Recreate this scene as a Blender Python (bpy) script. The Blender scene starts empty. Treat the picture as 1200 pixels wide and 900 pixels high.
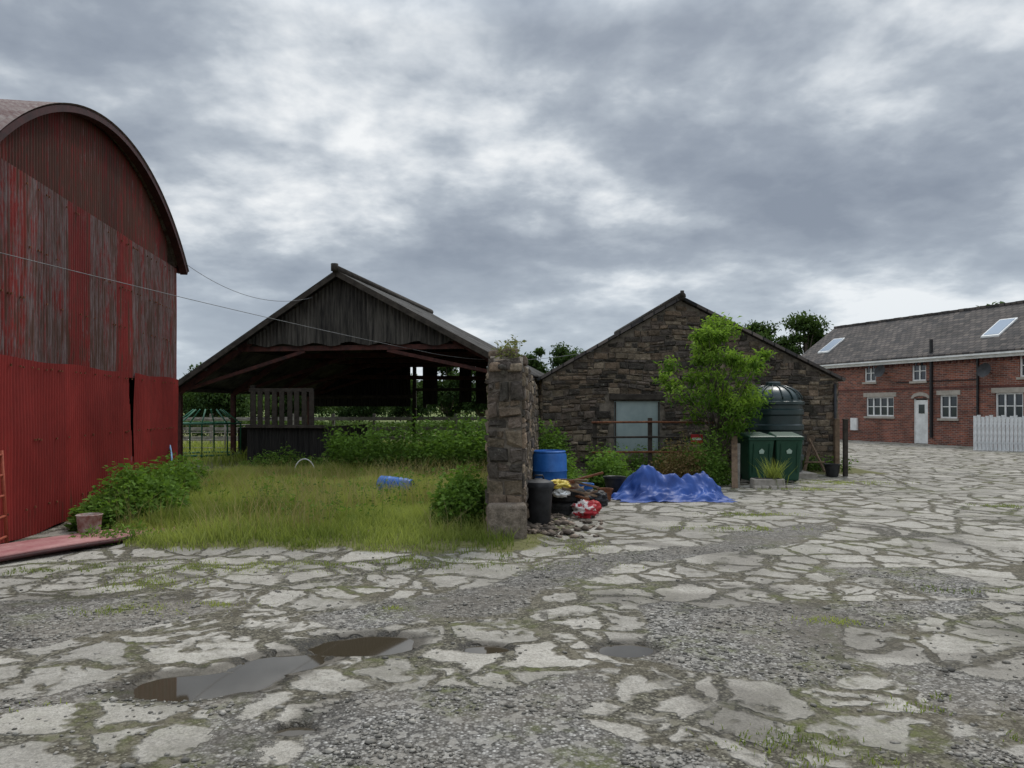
import bpy, math, random
import numpy as np
from mathutils import Vector, Matrix, noise as mn
R=np.random.default_rng(7); random.seed(7)
sc=bpy.context.scene
# ---------------------------------------------------------------- helpers
def link(o): sc.collection.objects.link(o); return o
def empty(name,loc):
    o=bpy.data.objects.new(name,None); o.location=loc; o.empty_display_size=.3; link(o); return o
def mk(name,verts,faces,mat,parent=None,col=None,smooth=False,recenter=True):
    v=np.asarray(verts,dtype=np.float64).reshape(-1,3)
    if recenter:
        o0=(v.min(0)+v.max(0))/2; o0[2]=v[:,2].min()
    else: o0=np.zeros(3)
    v=v-o0
    me=bpy.data.meshes.new(name)
    if isinstance(faces,np.ndarray):
        n,k=faces.shape
        me.vertices.add(len(v)); me.vertices.foreach_set('co',v.astype(np.float32).ravel())
        me.loops.add(n*k); me.loops.foreach_set('vertex_index',faces.astype(np.int32).ravel())
        me.polygons.add(n); me.polygons.foreach_set('loop_start',np.arange(0,n*k,k,dtype=np.int32))
        me.polygons.foreach_set('loop_total',np.full(n,k,dtype=np.int32))
        me.update(calc_edges=True)
    else:
        me.from_pydata([tuple(a) for a in v],[],[tuple(f) for f in faces]); me.update()
    if col is not None:
        c=np.asarray(col,dtype=np.float32)
        if c.ndim==1: c=np.stack([c,c,c],1)
        c=np.concatenate([c[:,:3],np.ones((len(c),1),np.float32)],1)
        a=me.color_attributes.new(name="Col",type='FLOAT_COLOR',domain='POINT')
        a.data.foreach_set('color',c.ravel())
    if smooth: me.polygons.foreach_set('use_smooth',np.ones(len(me.polygons),dtype=bool))
    if mat: me.materials.append(mat)
    ob=bpy.data.objects.new(name,me); ob.location=o0; link(ob)
    if parent: 
        ob.parent=parent; ob.matrix_parent_inverse=Matrix.Translation(-Vector(parent.location))
    return ob
BF=[(0,3,2,1),(4,5,6,7),(0,1,5,4),(1,2,6,5),(2,3,7,6),(3,0,4,7)]
def bevel(o,w=.01,seg=2):
    m=o.modifiers.new('b','BEVEL'); m.width=w; m.segments=seg; m.limit_method='ANGLE'; return o
def boxv(c,ux,uy,uz,s):
    c=Vector(c); ux=Vector(ux)*s[0]/2; uy=Vector(uy)*s[1]/2; uz=Vector(uz)*s[2]/2
    return [c-ux-uy-uz,c+ux-uy-uz,c+ux+uy-uz,c-ux+uy-uz,c-ux-uy+uz,c+ux-uy+uz,c+ux+uy+uz,c-ux+uy+uz]
def box(name,c,s,mat,parent=None,rz=0,bev=.006):
    ux=(math.cos(rz),math.sin(rz),0); uy=(-math.sin(rz),math.cos(rz),0)
    o=mk(name,boxv(c,ux,uy,(0,0,1),s),BF,mat,parent)
    if bev: bevel(o,bev)
    return o
def beam(name,p1,p2,w,h,mat,parent=None,bev=.005):
    p1=Vector(p1);p2=Vector(p2);d=(p2-p1);L=d.length;d.normalize()
    side=d.cross(Vector((0,0,1)))
    if side.length<.01: side=Vector((1,0,0))
    side.normalize(); up=side.cross(d).normalized()
    o=mk(name,boxv((p1+p2)/2,d,side,up,(L,w,h)),BF,mat,parent)
    if bev: bevel(o,bev)
    return o
def tube(name,pts,r,mat,parent=None,seg=8,taper=None,cyc=False):
    pts=[Vector(p) for p in pts]; V=[];F=[];n=len(pts)
    for i,p in enumerate(pts):
        a=pts[max(i-1,0)]; b=pts[min(i+1,n-1)]
        if cyc: a=pts[(i-1)%n]; b=pts[(i+1)%n]
        d=(b-a).normalized()
        s=d.cross(Vector((0.13,0.2,.97))); 
        if s.length<.05: s=d.cross(Vector((1,0,0)))
        s.normalize(); t=s.cross(d)
        rr=r if taper is None else r*(1+(taper-1)*i/(n-1))
        for k in range(seg):
            an=2*math.pi*k/seg; V.append(p+s*math.cos(an)*rr+t*math.sin(an)*rr)
    m=n if cyc else n-1
    for i in range(m):
        j=(i+1)%n
        for k in range(seg):
            k2=(k+1)%seg; F.append((i*seg+k,i*seg+k2,j*seg+k2,j*seg+k))
    if not cyc:
        F.append(tuple(range(seg))[::-1]); F.append(tuple((n-1)*seg+k for k in range(seg)))
    return mk(name,V,F,mat,parent,smooth=True)
def lathe(name,prof,mat,loc,parent=None,seg=32,rot=None):
    V=[];F=[];n=len(prof)
    for r,z in prof:
        for k in range(seg):
            a=2*math.pi*k/seg; V.append(Vector((r*math.cos(a),r*math.sin(a),z)))
    for i in range(n-1):
        for k in range(seg):
            k2=(k+1)%seg; F.append((i*seg+k,i*seg+k2,(i+1)*seg+k2,(i+1)*seg+k))
    if rot: V=[rot@v for v in V]
    V=[v+Vector(loc) for v in V]
    o=mk(name,V,F,mat,parent,smooth=True); 
    m=o.modifiers.new('e','EDGE_SPLIT'); m.split_angle=math.radians(40); return o
def h2(ix,iy,s):
    n=(ix.astype(np.int64)*374761393+iy.astype(np.int64)*668265263+s*974634777)&0xffffffff
    n=((n^(n>>13))*1274126177)&0xffffffff
    return ((n^(n>>16))&0xffff)/65535.0
def vn(x,y,s=0):
    ix=np.floor(x);iy=np.floor(y);fx=x-ix;fy=y-iy
    fx=fx*fx*(3-2*fx);fy=fy*fy*(3-2*fy)
    a=h2(ix,iy,s);b=h2(ix+1,iy,s);c=h2(ix,iy+1,s);d=h2(ix+1,iy+1,s)
    return (a*(1-fx)+b*fx)*(1-fy)+(c*(1-fx)+d*fx)*fy
def fbm(x,y,s=0,o=4):
    x=np.asarray(x,float);y=np.asarray(y,float);t=0;a=.5;n=0
    for i in range(o):
        t=t+a*vn(x,y,s+i);n+=a;a*=.5;x=x*2.03+11.3;y=y*2.03+5.7
    return t/n
def sst(a,b,x):
    t=np.clip((x-a)/(b-a),0,1);return t*t*(3-2*t)
# ---------------------------------------------------------------- materials
class NT:
    def __init__(s,name):
        s.m=bpy.data.materials.new(name); s.m.use_nodes=True; s.t=s.m.node_tree; s.b=s.t.nodes['Principled BSDF']
        s.b.inputs['Specular IOR Level'].default_value=.3
    def n(s,ty,**k):
        x=s.t.nodes.new(ty)
        for a,v in k.items():
            if hasattr(x,a): setattr(x,a,v)
            else: x.inputs[a].default_value=v
        return x
    def l(s,a,b): s.t.links.new(a,b)
    def pos(s,sc=(1,1,1)):
        g=s.n('ShaderNodeTexCoord'); mp=s.n('ShaderNodeMapping'); mp.inputs['Scale'].default_value=sc
        s.l(g.outputs['Object'],mp.inputs[0]); return mp.outputs[0]
    def noise(s,vec,scale,detail=5,rough=.6,dist=0):
        x=s.n('ShaderNodeTexNoise'); x.inputs['Scale'].default_value=scale;x.inputs['Detail'].default_value=detail
        x.inputs['Roughness'].default_value=rough;x.inputs['Distortion'].default_value=dist
        s.l(vec,x.inputs['Vector']); return x.outputs['Fac']
    def ramp(s,fac,stops):
        x=s.n('ShaderNodeValToRGB'); e=x.color_ramp.elements
        while len(e)<len(stops): e.new(.5)
        for i,(p,c) in enumerate(stops):
            e[i].position=p
            if not hasattr(c,'__len__'): c=(c,c,c)
            e[i].color=(*c[:3],1)
        s.l(fac,x.inputs[0]); return x.outputs[0]
    def mix(s,f,a,b,mode='MIX'):
        x=s.n('ShaderNodeMix',data_type='RGBA',blend_type=mode)
        for v,i in ((f,0),(a,6),(b,7)):
            if hasattr(v,'links'): s.l(v,x.inputs[i])
            elif i==0: x.inputs[0].default_value=v
            else: x.inputs[i].default_value=(*v[:3],1) if hasattr(v,'__len__') else (v,v,v,1)
        return x.outputs[2]
    def math(s,op,a,b=0.0,c=None,clamp=False):
        x=s.n('ShaderNodeMath',operation=op,use_clamp=clamp)
        for i,v in enumerate((a,b,c)):
            if v is None: continue
            if hasattr(v,'links'): s.l(v,x.inputs[i])
            else: x.inputs[i].default_value=v
        return x.outputs[0]
    def attr(s,name='Col'):
        x=s.n('ShaderNodeAttribute',attribute_name=name); return x.outputs['Color']
    def sep(s,v):
        x=s.n('ShaderNodeSeparateXYZ'); s.l(v,x.inputs[0]); return x.outputs
    def bump(s,h,dist,strength=1):
        x=s.n('ShaderNodeBump'); x.inputs['Distance'].default_value=dist;x.inputs['Strength'].default_value=strength
        s.l(h,x.inputs['Height']); s.l(x.outputs[0],s.b.inputs['Normal'])
    def base(s,c): s.l(c,s.b.inputs['Base Color'])
def nm(name,c1,c2,scale=4,rough=.8,bump=.003,stretch=(1,1,1),metal=0,useattr=False,lo=.35,hi=.65,bscale=None,spec=.3):
    m=NT(name); p=m.pos(stretch); f=m.noise(p,scale,5,.65)
    c=m.ramp(f,[(lo,c1),(hi,c2)])
    if useattr: c=m.mix(1.0,c,m.attr(),'MULTIPLY')
    m.base(c); m.b.inputs['Roughness'].default_value=rough; m.b.inputs['Metallic'].default_value=metal
    m.b.inputs['Specular IOR Level'].default_value=spec
    if bump: m.bump(m.noise(m.pos(stretch),bscale or scale*5,3,.7),bump)
    return m.m
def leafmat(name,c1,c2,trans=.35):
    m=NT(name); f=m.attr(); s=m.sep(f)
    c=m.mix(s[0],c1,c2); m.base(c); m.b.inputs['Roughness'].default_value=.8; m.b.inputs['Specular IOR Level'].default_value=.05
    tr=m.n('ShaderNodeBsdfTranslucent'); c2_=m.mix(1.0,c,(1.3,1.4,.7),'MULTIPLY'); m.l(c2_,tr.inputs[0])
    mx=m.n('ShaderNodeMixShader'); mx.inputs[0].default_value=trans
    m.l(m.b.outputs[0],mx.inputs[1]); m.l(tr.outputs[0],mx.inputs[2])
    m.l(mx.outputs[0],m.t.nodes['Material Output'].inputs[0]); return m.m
def stonemat(name):
    m=NT(name); p=m.pos(); n1=m.noise(p,9,6,.7); n2=m.noise(p,2.2,4,.6); n3=m.noise(p,40,3,.7)
    c=m.mix(1.0,m.attr(),m.ramp(n1,[(.3,.5),(.7,1.4)]),'MULTIPLY')
    c=m.mix(1.0,c,m.ramp(n3,[(.3,.7),(.7,1.25)]),'MULTIPLY')
    li=m.ramp(m.noise(p,14,4,.75),[(.60,0.),(.68,.55)])
    c=m.mix(li,c,(.27,.26,.21)); c=m.mix(m.ramp(n2,[(.52,0.),(.72,.6)]),c,(.04,.04,.03))
    m.base(c); m.b.inputs['Roughness'].default_value=.95; m.b.inputs['Specular IOR Level'].default_value=.1
    m.bump(m.math('ADD',n1,m.math('MULTIPLY',n3,.5)),.03,1.0); return m.m
M_stone=stonemat('rubble_stone')
M_mortar=nm('old_mortar',(.07,.06,.048),(.20,.17,.135),6,.95,.01,bscale=40)
def redmat():
    m=NT('red_corrugated_paint'); p=m.pos(); a=m.sep(m.attr())
    st=m.noise(m.pos((9,9,.9)),1.6,6,.75); fine=m.noise(m.pos((30,30,3)),1.5,5,.75); big=m.noise(p,.9,5,.65); pat=m.noise(m.pos((2.2,2.2,.8)),1.8,6,.75)
    red=m.mix(m.ramp(big,[(.3,0.),(.7,1.)]),(.16,.013,.010),(.27,.025,.02)); red=m.mix(m.ramp(fine,[(.4,0.),(.75,.5)]),red,(.11,.014,.011))
    wth=m.mix(m.ramp(fine,[(.3,0.),(.7,1.)]),(.10,.048,.040),(.24,.18,.175))
    k=m.math('ADD',m.math('MULTIPLY',st,.55),m.math('MULTIPLY',fine,.30))
    k=m.math('ADD',k,m.math('MULTIPLY',pat,.48))
    k=m.math('ADD',k,m.math('MULTIPLY',a[0],.17))
    f=m.ramp(k,[(.735,0.),(.85,1.)])
    c=m.mix(f,red,wth)
    k2=m.math('ADD',m.noise(m.pos((12,12,1.0)),1.3,5,.7),m.math('MULTIPLY',a[0],.05))
    k2=m.math('ADD',k2,m.math('MULTIPLY',a[2],.14))
    k2=m.math('ADD',k2,m.math('MULTIPLY_ADD',pat,.3,-.15))
    c=m.mix(m.ramp(k2,[(.56,0.),(.68,.85)]),c,(.085,.036,.020))
    c=m.mix(1.0,c,a[1],'MULTIPLY')
    m.base(c); m.b.inputs['Roughness'].default_value=.7
    m.bump(fine,.002,.6); return m.m
M_red=redmat()
M_redroof=nm('weathered_red_roof_sheet',(.10,.045,.04),(.22,.18,.16),2,.7,.003,(1,6,6))
M_maroon=nm('maroon_trim',(.03,.012,.012),(.07,.02,.02),6,.7,.002)
M_rust=nm('rusty_steel',(.09,.03,.015),(.2,.08,.035),12,.85,.002)
M_oxide=nm('red_oxide_steel',(.028,.013,.012),(.085,.028,.022),6,.8,.002)
M_blackcor=nm('weathered_dark_sheet',(.013,.012,.011),(.115,.105,.09),1.6,.85,.004,(8,8,.8),useattr=True,lo=.34,hi=.76)
M_cement=nm('fibre_cement_roof',(.026,.024,.021),(.10,.095,.088),2.5,.95,.006,useattr=True)
M_timber=nm('dark_timber',(.022,.018,.014),(.06,.05,.04),6,.9,.004,(1,1,1))
M_grey=nm('grey_timber',(.13,.12,.10),(.28,.26,.23),5,.9,.004,(1,1,1))
M_brown=nm('brown_timber',(.09,.06,.04),(.2,.14,.09),8,.9,.003)
M_black=nm('black_plastic',(.012,.012,.013),(.03,.03,.032),8,.5,.001)
M_rubber=nm('tyre_rubber',(.012,.012,.012),(.035,.034,.032),12,.85,.003)
M_green=nm('green_bin_plastic',(.010,.045,.026),(.018,.065,.038),3,.45,.001)
M_white=nm('white_paint',(.6,.6,.58),(.8,.8,.78),3,.5,.001)
M_whitef=nm('white_fence_paint',(.45,.46,.46),(.75,.76,.76),5,.7,.002,(6,6,1))
M_blue=nm('blue_plastic',(.015,.09,.32),(.03,.15,.45),5,.4,.001)
M_tarp=nm('blue_tarpaulin',(.012,.040,.18),(.025,.080,.31),2.5,.5,.002,bscale=20,spec=.3)
M_pbag=nm('red_white_bag',(.6,.55,.52),(.4,.02,.03),5,.5,.01,lo=.47,hi=.5)
M_redpl=nm('red_plastic',(.35,.015,.02),(.45,.03,.03),5,.5,.002)
M_yel=nm('yellow_bag_plastic',(.6,.42,.04),(.75,.6,.12),5,.45,.01)
M_pink=nm('faded_red_panel',(.27,.09,.09),(.44,.24,.22),3,.7,.003,lo=.3,hi=.7)
M_panel=nm('grey_board_panel',(.22,.28,.275),(.30,.36,.355),2,.6,.001)
M_dkblue=nm('dark_green_tank_plastic',(.008,.020,.020),(.016,.036,.036),3,.35,.001,spec=.5)
M_dark=nm('dark_interior',(.01,.01,.01),(.02,.02,.02),3,.9,0)
M_ggreen=nm('green_painted_steel',(.015,.09,.05),(.03,.14,.075),8,.6,.001)
M_cable=nm('cable_sheath',(.12,.12,.12),(.2,.2,.2),8,.6,0)
M_bark=nm('bark',(.05,.04,.03),(.12,.1,.08),12,.95,.01)
M_terra=nm('stone_planter',(.22,.2,.17),(.34,.31,.27),8,.9,.005)
M_sand=nm('stone_lintel',(.3,.27,.23),(.42,.38,.33),5,.9,.004)
g=NT('window_glass'); g.b.inputs['Base Color'].default_value=(.03,.035,.045,1); g.b.inputs['Roughness'].default_value=.08; g.b.inputs['Specular IOR Level'].default_value=.7; M_glass=g.m
g=NT('skylight_glass'); g.b.inputs['Base Color'].default_value=(.25,.3,.36,1); g.b.inputs['Roughness'].default_value=.12; g.b.inputs['Metallic'].default_value=.6; M_sky=g.m
def brickmat():
    m=NT('red_brick'); g=m.n('ShaderNodeTexCoord'); s=m.sep(g.outputs['Object'])
    cb=m.n('ShaderNodeCombineXYZ'); m.l(m.math('ADD',s[0],s[1]),cb.inputs[0]); m.l(s[2],cb.inputs[1])
    b=m.n('ShaderNodeTexBrick'); m.l(cb.outputs[0],b.inputs['Vector'])
    b.inputs['Scale'].default_value=1; b.inputs['Brick Width'].default_value=.225; b.inputs['Row Height'].default_value=.075
    b.inputs['Mortar Size'].default_value=.009; b.inputs['Mortar Smooth'].default_value=.3
    b.inputs['Color1'].default_value=(.27,.085,.05,1); b.inputs['Color2'].default_value=(.11,.045,.036,1)
    b.inputs['Mortar'].default_value=(.27,.23,.20,1)
    n=m.noise(g.outputs['Object'],1.3,5,.7); n2=m.noise(g.outputs['Object'],5,4,.7)
    c=m.mix(1.0,b.outputs['Color'],m.ramp(n,[(.3,.6),(.7,1.3)]),'MULTIPLY')
    c=m.mix(m.ramp(n2,[(.55,0.),(.72,.5)]),c,(.28,.18,.14))
    m.base(c); m.b.inputs['Roughness'].default_value=.9; m.bump(b.outputs['Fac'],-.006,1); return m.m
M_brick=brickmat()
def slatemat(name,c1,c2,mort):
    m=NT(name); g=m.n('ShaderNodeTexCoord'); s=m.sep(g.outputs['Object'])
    cb=m.n('ShaderNodeCombineXYZ'); m.l(s[0],cb.inputs[0]); m.l(m.math('MULTIPLY',s[1],1.22),cb.inputs[1])
    b=m.n('ShaderNodeTexBrick'); m.l(cb.outputs[0],b.inputs['Vector'])
    b.inputs['Scale'].default_value=1; b.inputs['Brick Width'].default_value=.28; b.inputs['Row Height'].default_value=.22
    b.inputs['Mortar Size'].default_value=.016; b.inputs['Mortar Smooth'].default_value=.1
    b.inputs['Color1'].default_value=(*c1,1); b.inputs['Color2'].default_value=(*c2,1); b.inputs['Mortar'].default_value=(*mort,1)
    n=m.noise(g.outputs['Object'],.7,5,.7); n2=m.noise(g.outputs['Object'],6,4,.75)
    c=m.mix(1.0,b.outputs['Color'],m.ramp(n,[(.3,.6),(.7,1.35)]),'MULTIPLY')
    c=m.mix(m.ramp(n2,[(.56,0.),(.70,.55)]),c,(.16,.135,.10))
    m.base(c); m.b.inputs['Roughness'].default_value=.85; m.bump(b.outputs['Fac'],-.01,1); return m.m
M_slate=slatemat('slate_roof',(.12,.10,.088),(.04,.037,.037),(.016,.016,.016))
# ---------------------------------------------------------------- ground
pud=[(-1.78,4.38,.46,.27,.25),(-1.5,4.72,.35,.2,.3),(-1.0,5.12,.42,.23,.15),(-.17,5.02,.2,.13,0),(.78,5.02,.21,.17,.2),(-1.08,3.74,.11,.07,0)]
def pudf(x,y):
    d=np.full(np.shape(x),9.)
    nx=(fbm(x*2.5,y*2.5,31,5)-.5)*.9
    for cx,cy,rx,ry,a in pud:
        ca,sa=math.cos(a),math.sin(a); u=((x-cx)*ca+(y-cy)*sa)/rx; v=(-(x-cx)*sa+(y-cy)*ca)/ry
        d=np.minimum(d,np.sqrt(u*u+v*v)+nx)
    return d
def grassf(x,y):
    e=8.05+np.maximum(0,-4.1-x)*1.3+(fbm(x*1.1,y*1.1,5,4)-.5)*1.6
    a=sst(-.25,.25,y-e)*(1-sst(.2,.5,x+(fbm(x*2,y*2,8)-.5)*.5+np.maximum(0,y-17)*-.05))
    a*=sst(-7.5,-5.6,x+.155*(y-8.7))
    a=np.maximum(a,sst(46,50,y)); a=np.maximum(a,sst(20,21,y)*(1-sst(.3,.8,x)))
    a=np.maximum(a,sst(24,28,x+0*y))
    b=sst(16.3,17.3,y-.1*x+(fbm(x*2,y*2,9)-.5)*1.5)*(1-sst(8.6,9.4,x))*sst(.3,.5,x)*(y<22)
    c=(1-sst(.45,1.3,x-.05*(y-9)+(fbm(x*2,y*2,12)-.5)*1.0))*sst(9.2,10.2,y)*(y<22)
    return np.maximum(a,np.maximum(b*.8,c*.6*(x>.1)))
def hgt(x,y):
    z=(fbm(x*.9,y*.9,2,3)-.5)*.02+.004
    z=z-.05*(1-sst(.5,1.25,pudf(x,y)))
    g_=grassf(x,y)
    z=z+g_*(.03+.05*fbm(x*.7,y*.7,14))*(y<60)
    far=np.maximum(0,y-55)
    z=z+far*.012+sst(60,300,y)*(fbm(x*.006,y*.006,3,4)-.5)*14*sst(60,600,y)
    return z
def ax(segs):
    o=[]
    for a,b,s in segs: o.append(np.arange(a,b,s))
    return np.concatenate(o)
ys=np.concatenate([ax([(-40,2,3.0),(2,8,.025),(8,20,.08),(20,60,.5)]),60*np.geomspace(1,25,45)])
xs=np.concatenate([-26*np.geomspace(1,30,25)[::-1],ax([(-25.5,-9,.5),(-9,-4.5,.1),(-4.5,4.5,.03),(4.5,10,.08),(10,26,.4)]),26*np.geomspace(1,30,25)])
X,Y=np.meshgrid(xs,ys); Z=hgt(X,Y)
nx_,ny_=len(xs),len(ys)
V=np.stack([X.ravel(),Y.ravel(),Z.ravel()],1)
i=np.arange(nx_*ny_).reshape(ny_,nx_)
F=np.stack([i[:-1,:-1].ravel(),i[:-1,1:].ravel(),i[1:,1:].ravel(),i[1:,:-1].ravel()],1)
gr=grassf(X,Y).ravel()
def bandf(X,Y):
    t=((X+.79)*.74+(Y-5.82)*.67); dperp=np.abs(-(X+.79)*.67+(Y-5.82)*.74+(fbm(X*.8,Y*.8,21)-.5)*1.1-.15*np.sin(t*.6))
    return (1-sst(.12,.6,dperp))*sst(-.6,.3,t)*(1-sst(5,9,t))
def slabf(X,Y):
    band=bandf(X,Y)
    gz=fbm(X*.55,Y*.55,51,4)
    s=sst(.33,.47,gz+.09*(Y>6.2)*(1-band)+.14*(Y>7.5)
        -.20*sst(1.3,2.4,X)*(1-sst(4.4,5.2,Y))
        -.12*np.exp(-((Y-6.0)/.5)**2)*(X<.3)
        +.08*np.exp(-(((X-.3)/1.3)**2+((Y-4.4)/.8)**2)))
    big=(np.hypot((X+2.25)/.75,(Y-3.55)/.55)+(fbm(X*3,Y*3,4)-.5)*.4)<1
    s=np.where(big,1.,s); return s*(1-band*.85),big,band
slab,big,band=slabf(X,Y)
wet=np.maximum((1-sst(.9,1.6,pudf(X,Y)))*.9,band*.46)
wet=np.maximum(wet,sst(.57,.70,fbm(X*.8,Y*.8,97,4))*.52*(Y<11))
bigslab=np.maximum(big*1.,sst(6.5,9,Y)*.85)
col=np.stack([gr,wet.ravel(),slab.ravel()],1)
def groundmat():
    m=NT('yard_ground'); g=m.n('ShaderNodeTexCoord'); P=g.outputs['Object']
    a=m.sep(m.attr()); 
    a2=m.n('ShaderNodeAttribute',attribute_name='Big').outputs['Fac']
    nz=m.n('ShaderNodeTexNoise'); nz.inputs['Scale'].default_value=1.7; nz.inputs['Detail'].default_value=4; nz.inputs['Roughness'].default_value=.62; m.l(P,nz.inputs['Vector'])
    w=m.n('ShaderNodeVectorMath',operation='SCALE'); m.l(nz.outputs['Color'],w.inputs[0]); w.inputs['Scale'].default_value=.65
    ad=m.n('ShaderNodeVectorMath',operation='ADD'); m.l(P,ad.inputs[0]); m.l(w.outputs[0],ad.inputs[1]); WP=ad.outputs[0]
    def vor(sc,feat):
        v=m.n('ShaderNodeTexVoronoi',feature=feat,voronoi_dimensions='2D'); v.inputs['Scale'].default_value=sc; m.l(WP,v.inputs['Vector']); return v
    e0=vor(.75,'DISTANCE_TO_EDGE').outputs['Distance']; e1=vor(2.0,'DISTANCE_TO_EDGE').outputs['Distance']; c1=vor(2.0,'F1').outputs['Color']
    e2=vor(5.0,'DISTANCE_TO_EDGE').outputs['Distance']
    n4=m.noise(P,1.3,3,.6); nf=m.noise(P,11,5,.76); nff=m.noise(P,70,3,.75); nb=m.noise(P,.6,4,.65)
    rough=m.math('MULTIPLY_ADD',nf,.16,-.08)
    def crk(e,base,mul,rg,sharp):
        wd=m.math('ADD',m.math('MULTIPLY_ADD',n4,mul,base),m.math('MULTIPLY',rough,rg))
        return m.math('MULTIPLY',m.math('SUBTRACT',e,wd),sharp,clamp=True)
    f0=crk(e0,-.005,.06,.2,45)
    f1=crk(e1,-.075,.28,.4,22)
    f2=crk(e2,-.13,.42,.7,10)
    mk1=m.ramp(m.math('ADD',m.noise(P,.75,4,.6),m.math('MULTIPLY',a2,-.06)),[(.34,0.),(.42,1.)])
    mk2=m.ramp(m.math('ADD',m.noise(P,1.15,4,.7),m.math('MULTIPLY',a2,-.14)),[(.51,0.),(.57,1.)])
    inv=lambda f,k:m.math('SUBTRACT',1.0,m.math('MULTIPLY',m.math('SUBTRACT',1.0,f),k))
    f=m.math('MULTIPLY',f0,m.math('MULTIPLY',inv(f1,mk1),inv(f2,mk2)))
    er=m.math('ADD',a[2],m.math('MULTIPLY_ADD',nf,1.1,-.55))
    er=m.ramp(er,[(.38,0.),(.52,1.)])
    fm=m.math('MULTIPLY',f,er)
    vg=m.n('ShaderNodeTexVoronoi',feature='F1'); vg.inputs['Scale'].default_value=62; m.l(P,vg.inputs['Vector'])
    vg2=m.n('ShaderNodeTexVoronoi',feature='F1'); vg2.inputs['Scale'].default_value=26; m.l(P,vg2.inputs['Vector'])
    gc=m.sep(vg.outputs['Color'])[0]; gc2=m.sep(vg2.outputs['Color'])[1]
    grav=m.ramp(gc,[(0,(.075,.069,.06)),(.5,(.16,.15,.132)),(.85,(.27,.255,.23)),(1,(.48,.46,.42))])
    grav=m.mix(1.0,grav,m.ramp(vg.outputs['Distance'],[(.25,1.1),(.75,.5)]),'MULTIPLY')
    grav=m.mix(m.ramp(gc2,[(.78,0.),(.83,.7)]),grav,(.31,.29,.255))
    grav=m.mix(m.ramp(nb,[(.42,0.),(.64,.6)]),grav,(.18,.155,.12))
    grav=m.mix(m.math('MULTIPLY',er,.85),grav,m.mix(1.0,grav,(.56,.54,.43),'MULTIPLY'))
    sl=m.ramp(m.math('ADD',m.math('MULTIPLY',nf,.6),m.math('MULTIPLY',nb,.5)),[(.35,(.25,.228,.19)),(.6,(.39,.362,.312)),(.78,(.49,.46,.405))])
    cr=m.sep(c1)[0]; sl=m.mix(1.0,sl,m.ramp(cr,[(0.,.78),(1.,1.1)]),'MULTIPLY')
    sl=m.mix(1.0,sl,m.ramp(nff,[(.3,.65),(.65,1.16)]),'MULTIPLY')
    sl=m.mix(m.ramp(m.noise(P,24,4,.8),[(.55,0.),(.62,.65)]),sl,(.17,.158,.132))
    sl=m.mix(m.ramp(m.noise(P,.9,4,.76),[(.50,0.),(.65,.6)]),sl,(.18,.166,.135))
    c=m.mix(fm,grav,sl)
    ms=m.math('MULTIPLY',m.ramp(m.noise(P,.85,4,.75),[(.51,0.),(.62,1.)]),m.ramp(nf,[(.4,0.),(.58,1.)]))
    ms=m.math('MULTIPLY',ms,m.math('SUBTRACT',1.0,m.math('MULTIPLY',fm,.78)))
    c=m.mix(m.math('MULTIPLY',ms,.8),c,(.10,.11,.032))
    wetc=m.mix(1.0,c,(.33,.31,.28),'MULTIPLY')
    wn=m.ramp(m.math('ADD',a[1],m.math('MULTIPLY_ADD',nf,.6,-.3)),[(.25,0.),(.75,1.)])
    c=m.mix(wn,c,wetc)
    far=m.ramp(m.noise(m.pos((.02,.06,.02)),1,3,.6),[(.4,(.09,.13,.035)),(.55,(.17,.19,.06)),(.65,(.07,.12,.03))])
    gsoil=m.mix(nf,(.09,.085,.035),(.17,.165,.06))
    py=m.sep(P)[1]; gcol=m.mix(m.math('MULTIPLY_ADD',py,.02,-.6,clamp=True),gsoil,far)
    gm=m.ramp(m.math('ADD',a[0],m.math('MULTIPLY_ADD',nf,.8,-.4)),[(.35,0.),(.6,1.)])
    c=m.mix(gm,c,gcol)
    m.base(c)
    rg=m.math('MULTIPLY_ADD',wn,-.45,.92); m.l(rg,m.b.inputs['Roughness'])
    m.b.inputs['Specular IOR Level'].default_value=.25
    h=m.math('MULTIPLY',fm,.024)
    h=m.math('ADD',h,m.math('MULTIPLY',m.math('SUBTRACT',1.0,vg.outputs['Distance']),m.math('MULTIPLY_ADD',fm,-.0065,.0075)))
    h=m.math('ADD',h,m.math('MULTIPLY',nff,.004)); h=m.math('ADD',h,m.math('MULTIPLY',nf,.014))
    bp=m.n('ShaderNodeBump'); bp.inputs['Distance'].default_value=1.0; bp.inputs['Strength'].default_value=.9
    m.l(h,bp.inputs['Height']); m.l(bp.outputs[0],m.b.inputs['Normal'])
    return m.m
M_ground=groundmat()
ground=mk('ground',V,F,M_ground,col=col,smooth=True,recenter=False)
at=ground.data.attributes.new('Big','FLOAT','POINT'); at.data.foreach_set('value',bigslab.ravel().astype(np.float32))
w=NT('puddle_water'); w.b.inputs['Base Color'].default_value=(.05,.040,.026,1); w.b.inputs['Roughness'].default_value=.03; w.b.inputs['Specular IOR Level'].default_value=.8
w.b.inputs['IOR'].default_value=1.4
M_water=w.m
def sheet(name,x0,x1,y0,y1,z):
    mk(name,[(x0,y0,z),(x1,y0,z),(x1,y1,z),(x0,y1,z)],[(0,1,2,3)],M_water)
sheet('puddle',-2.7,-.42,3.95,5.75,-.020); sheet('puddle.001',-.41,.3,4.7,5.4,-.020); sheet('puddle.002',.4,1.2,4.6,5.5,-.020); sheet('puddle.003',-1.4,-.8,3.5,3.93,-.020)
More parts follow.
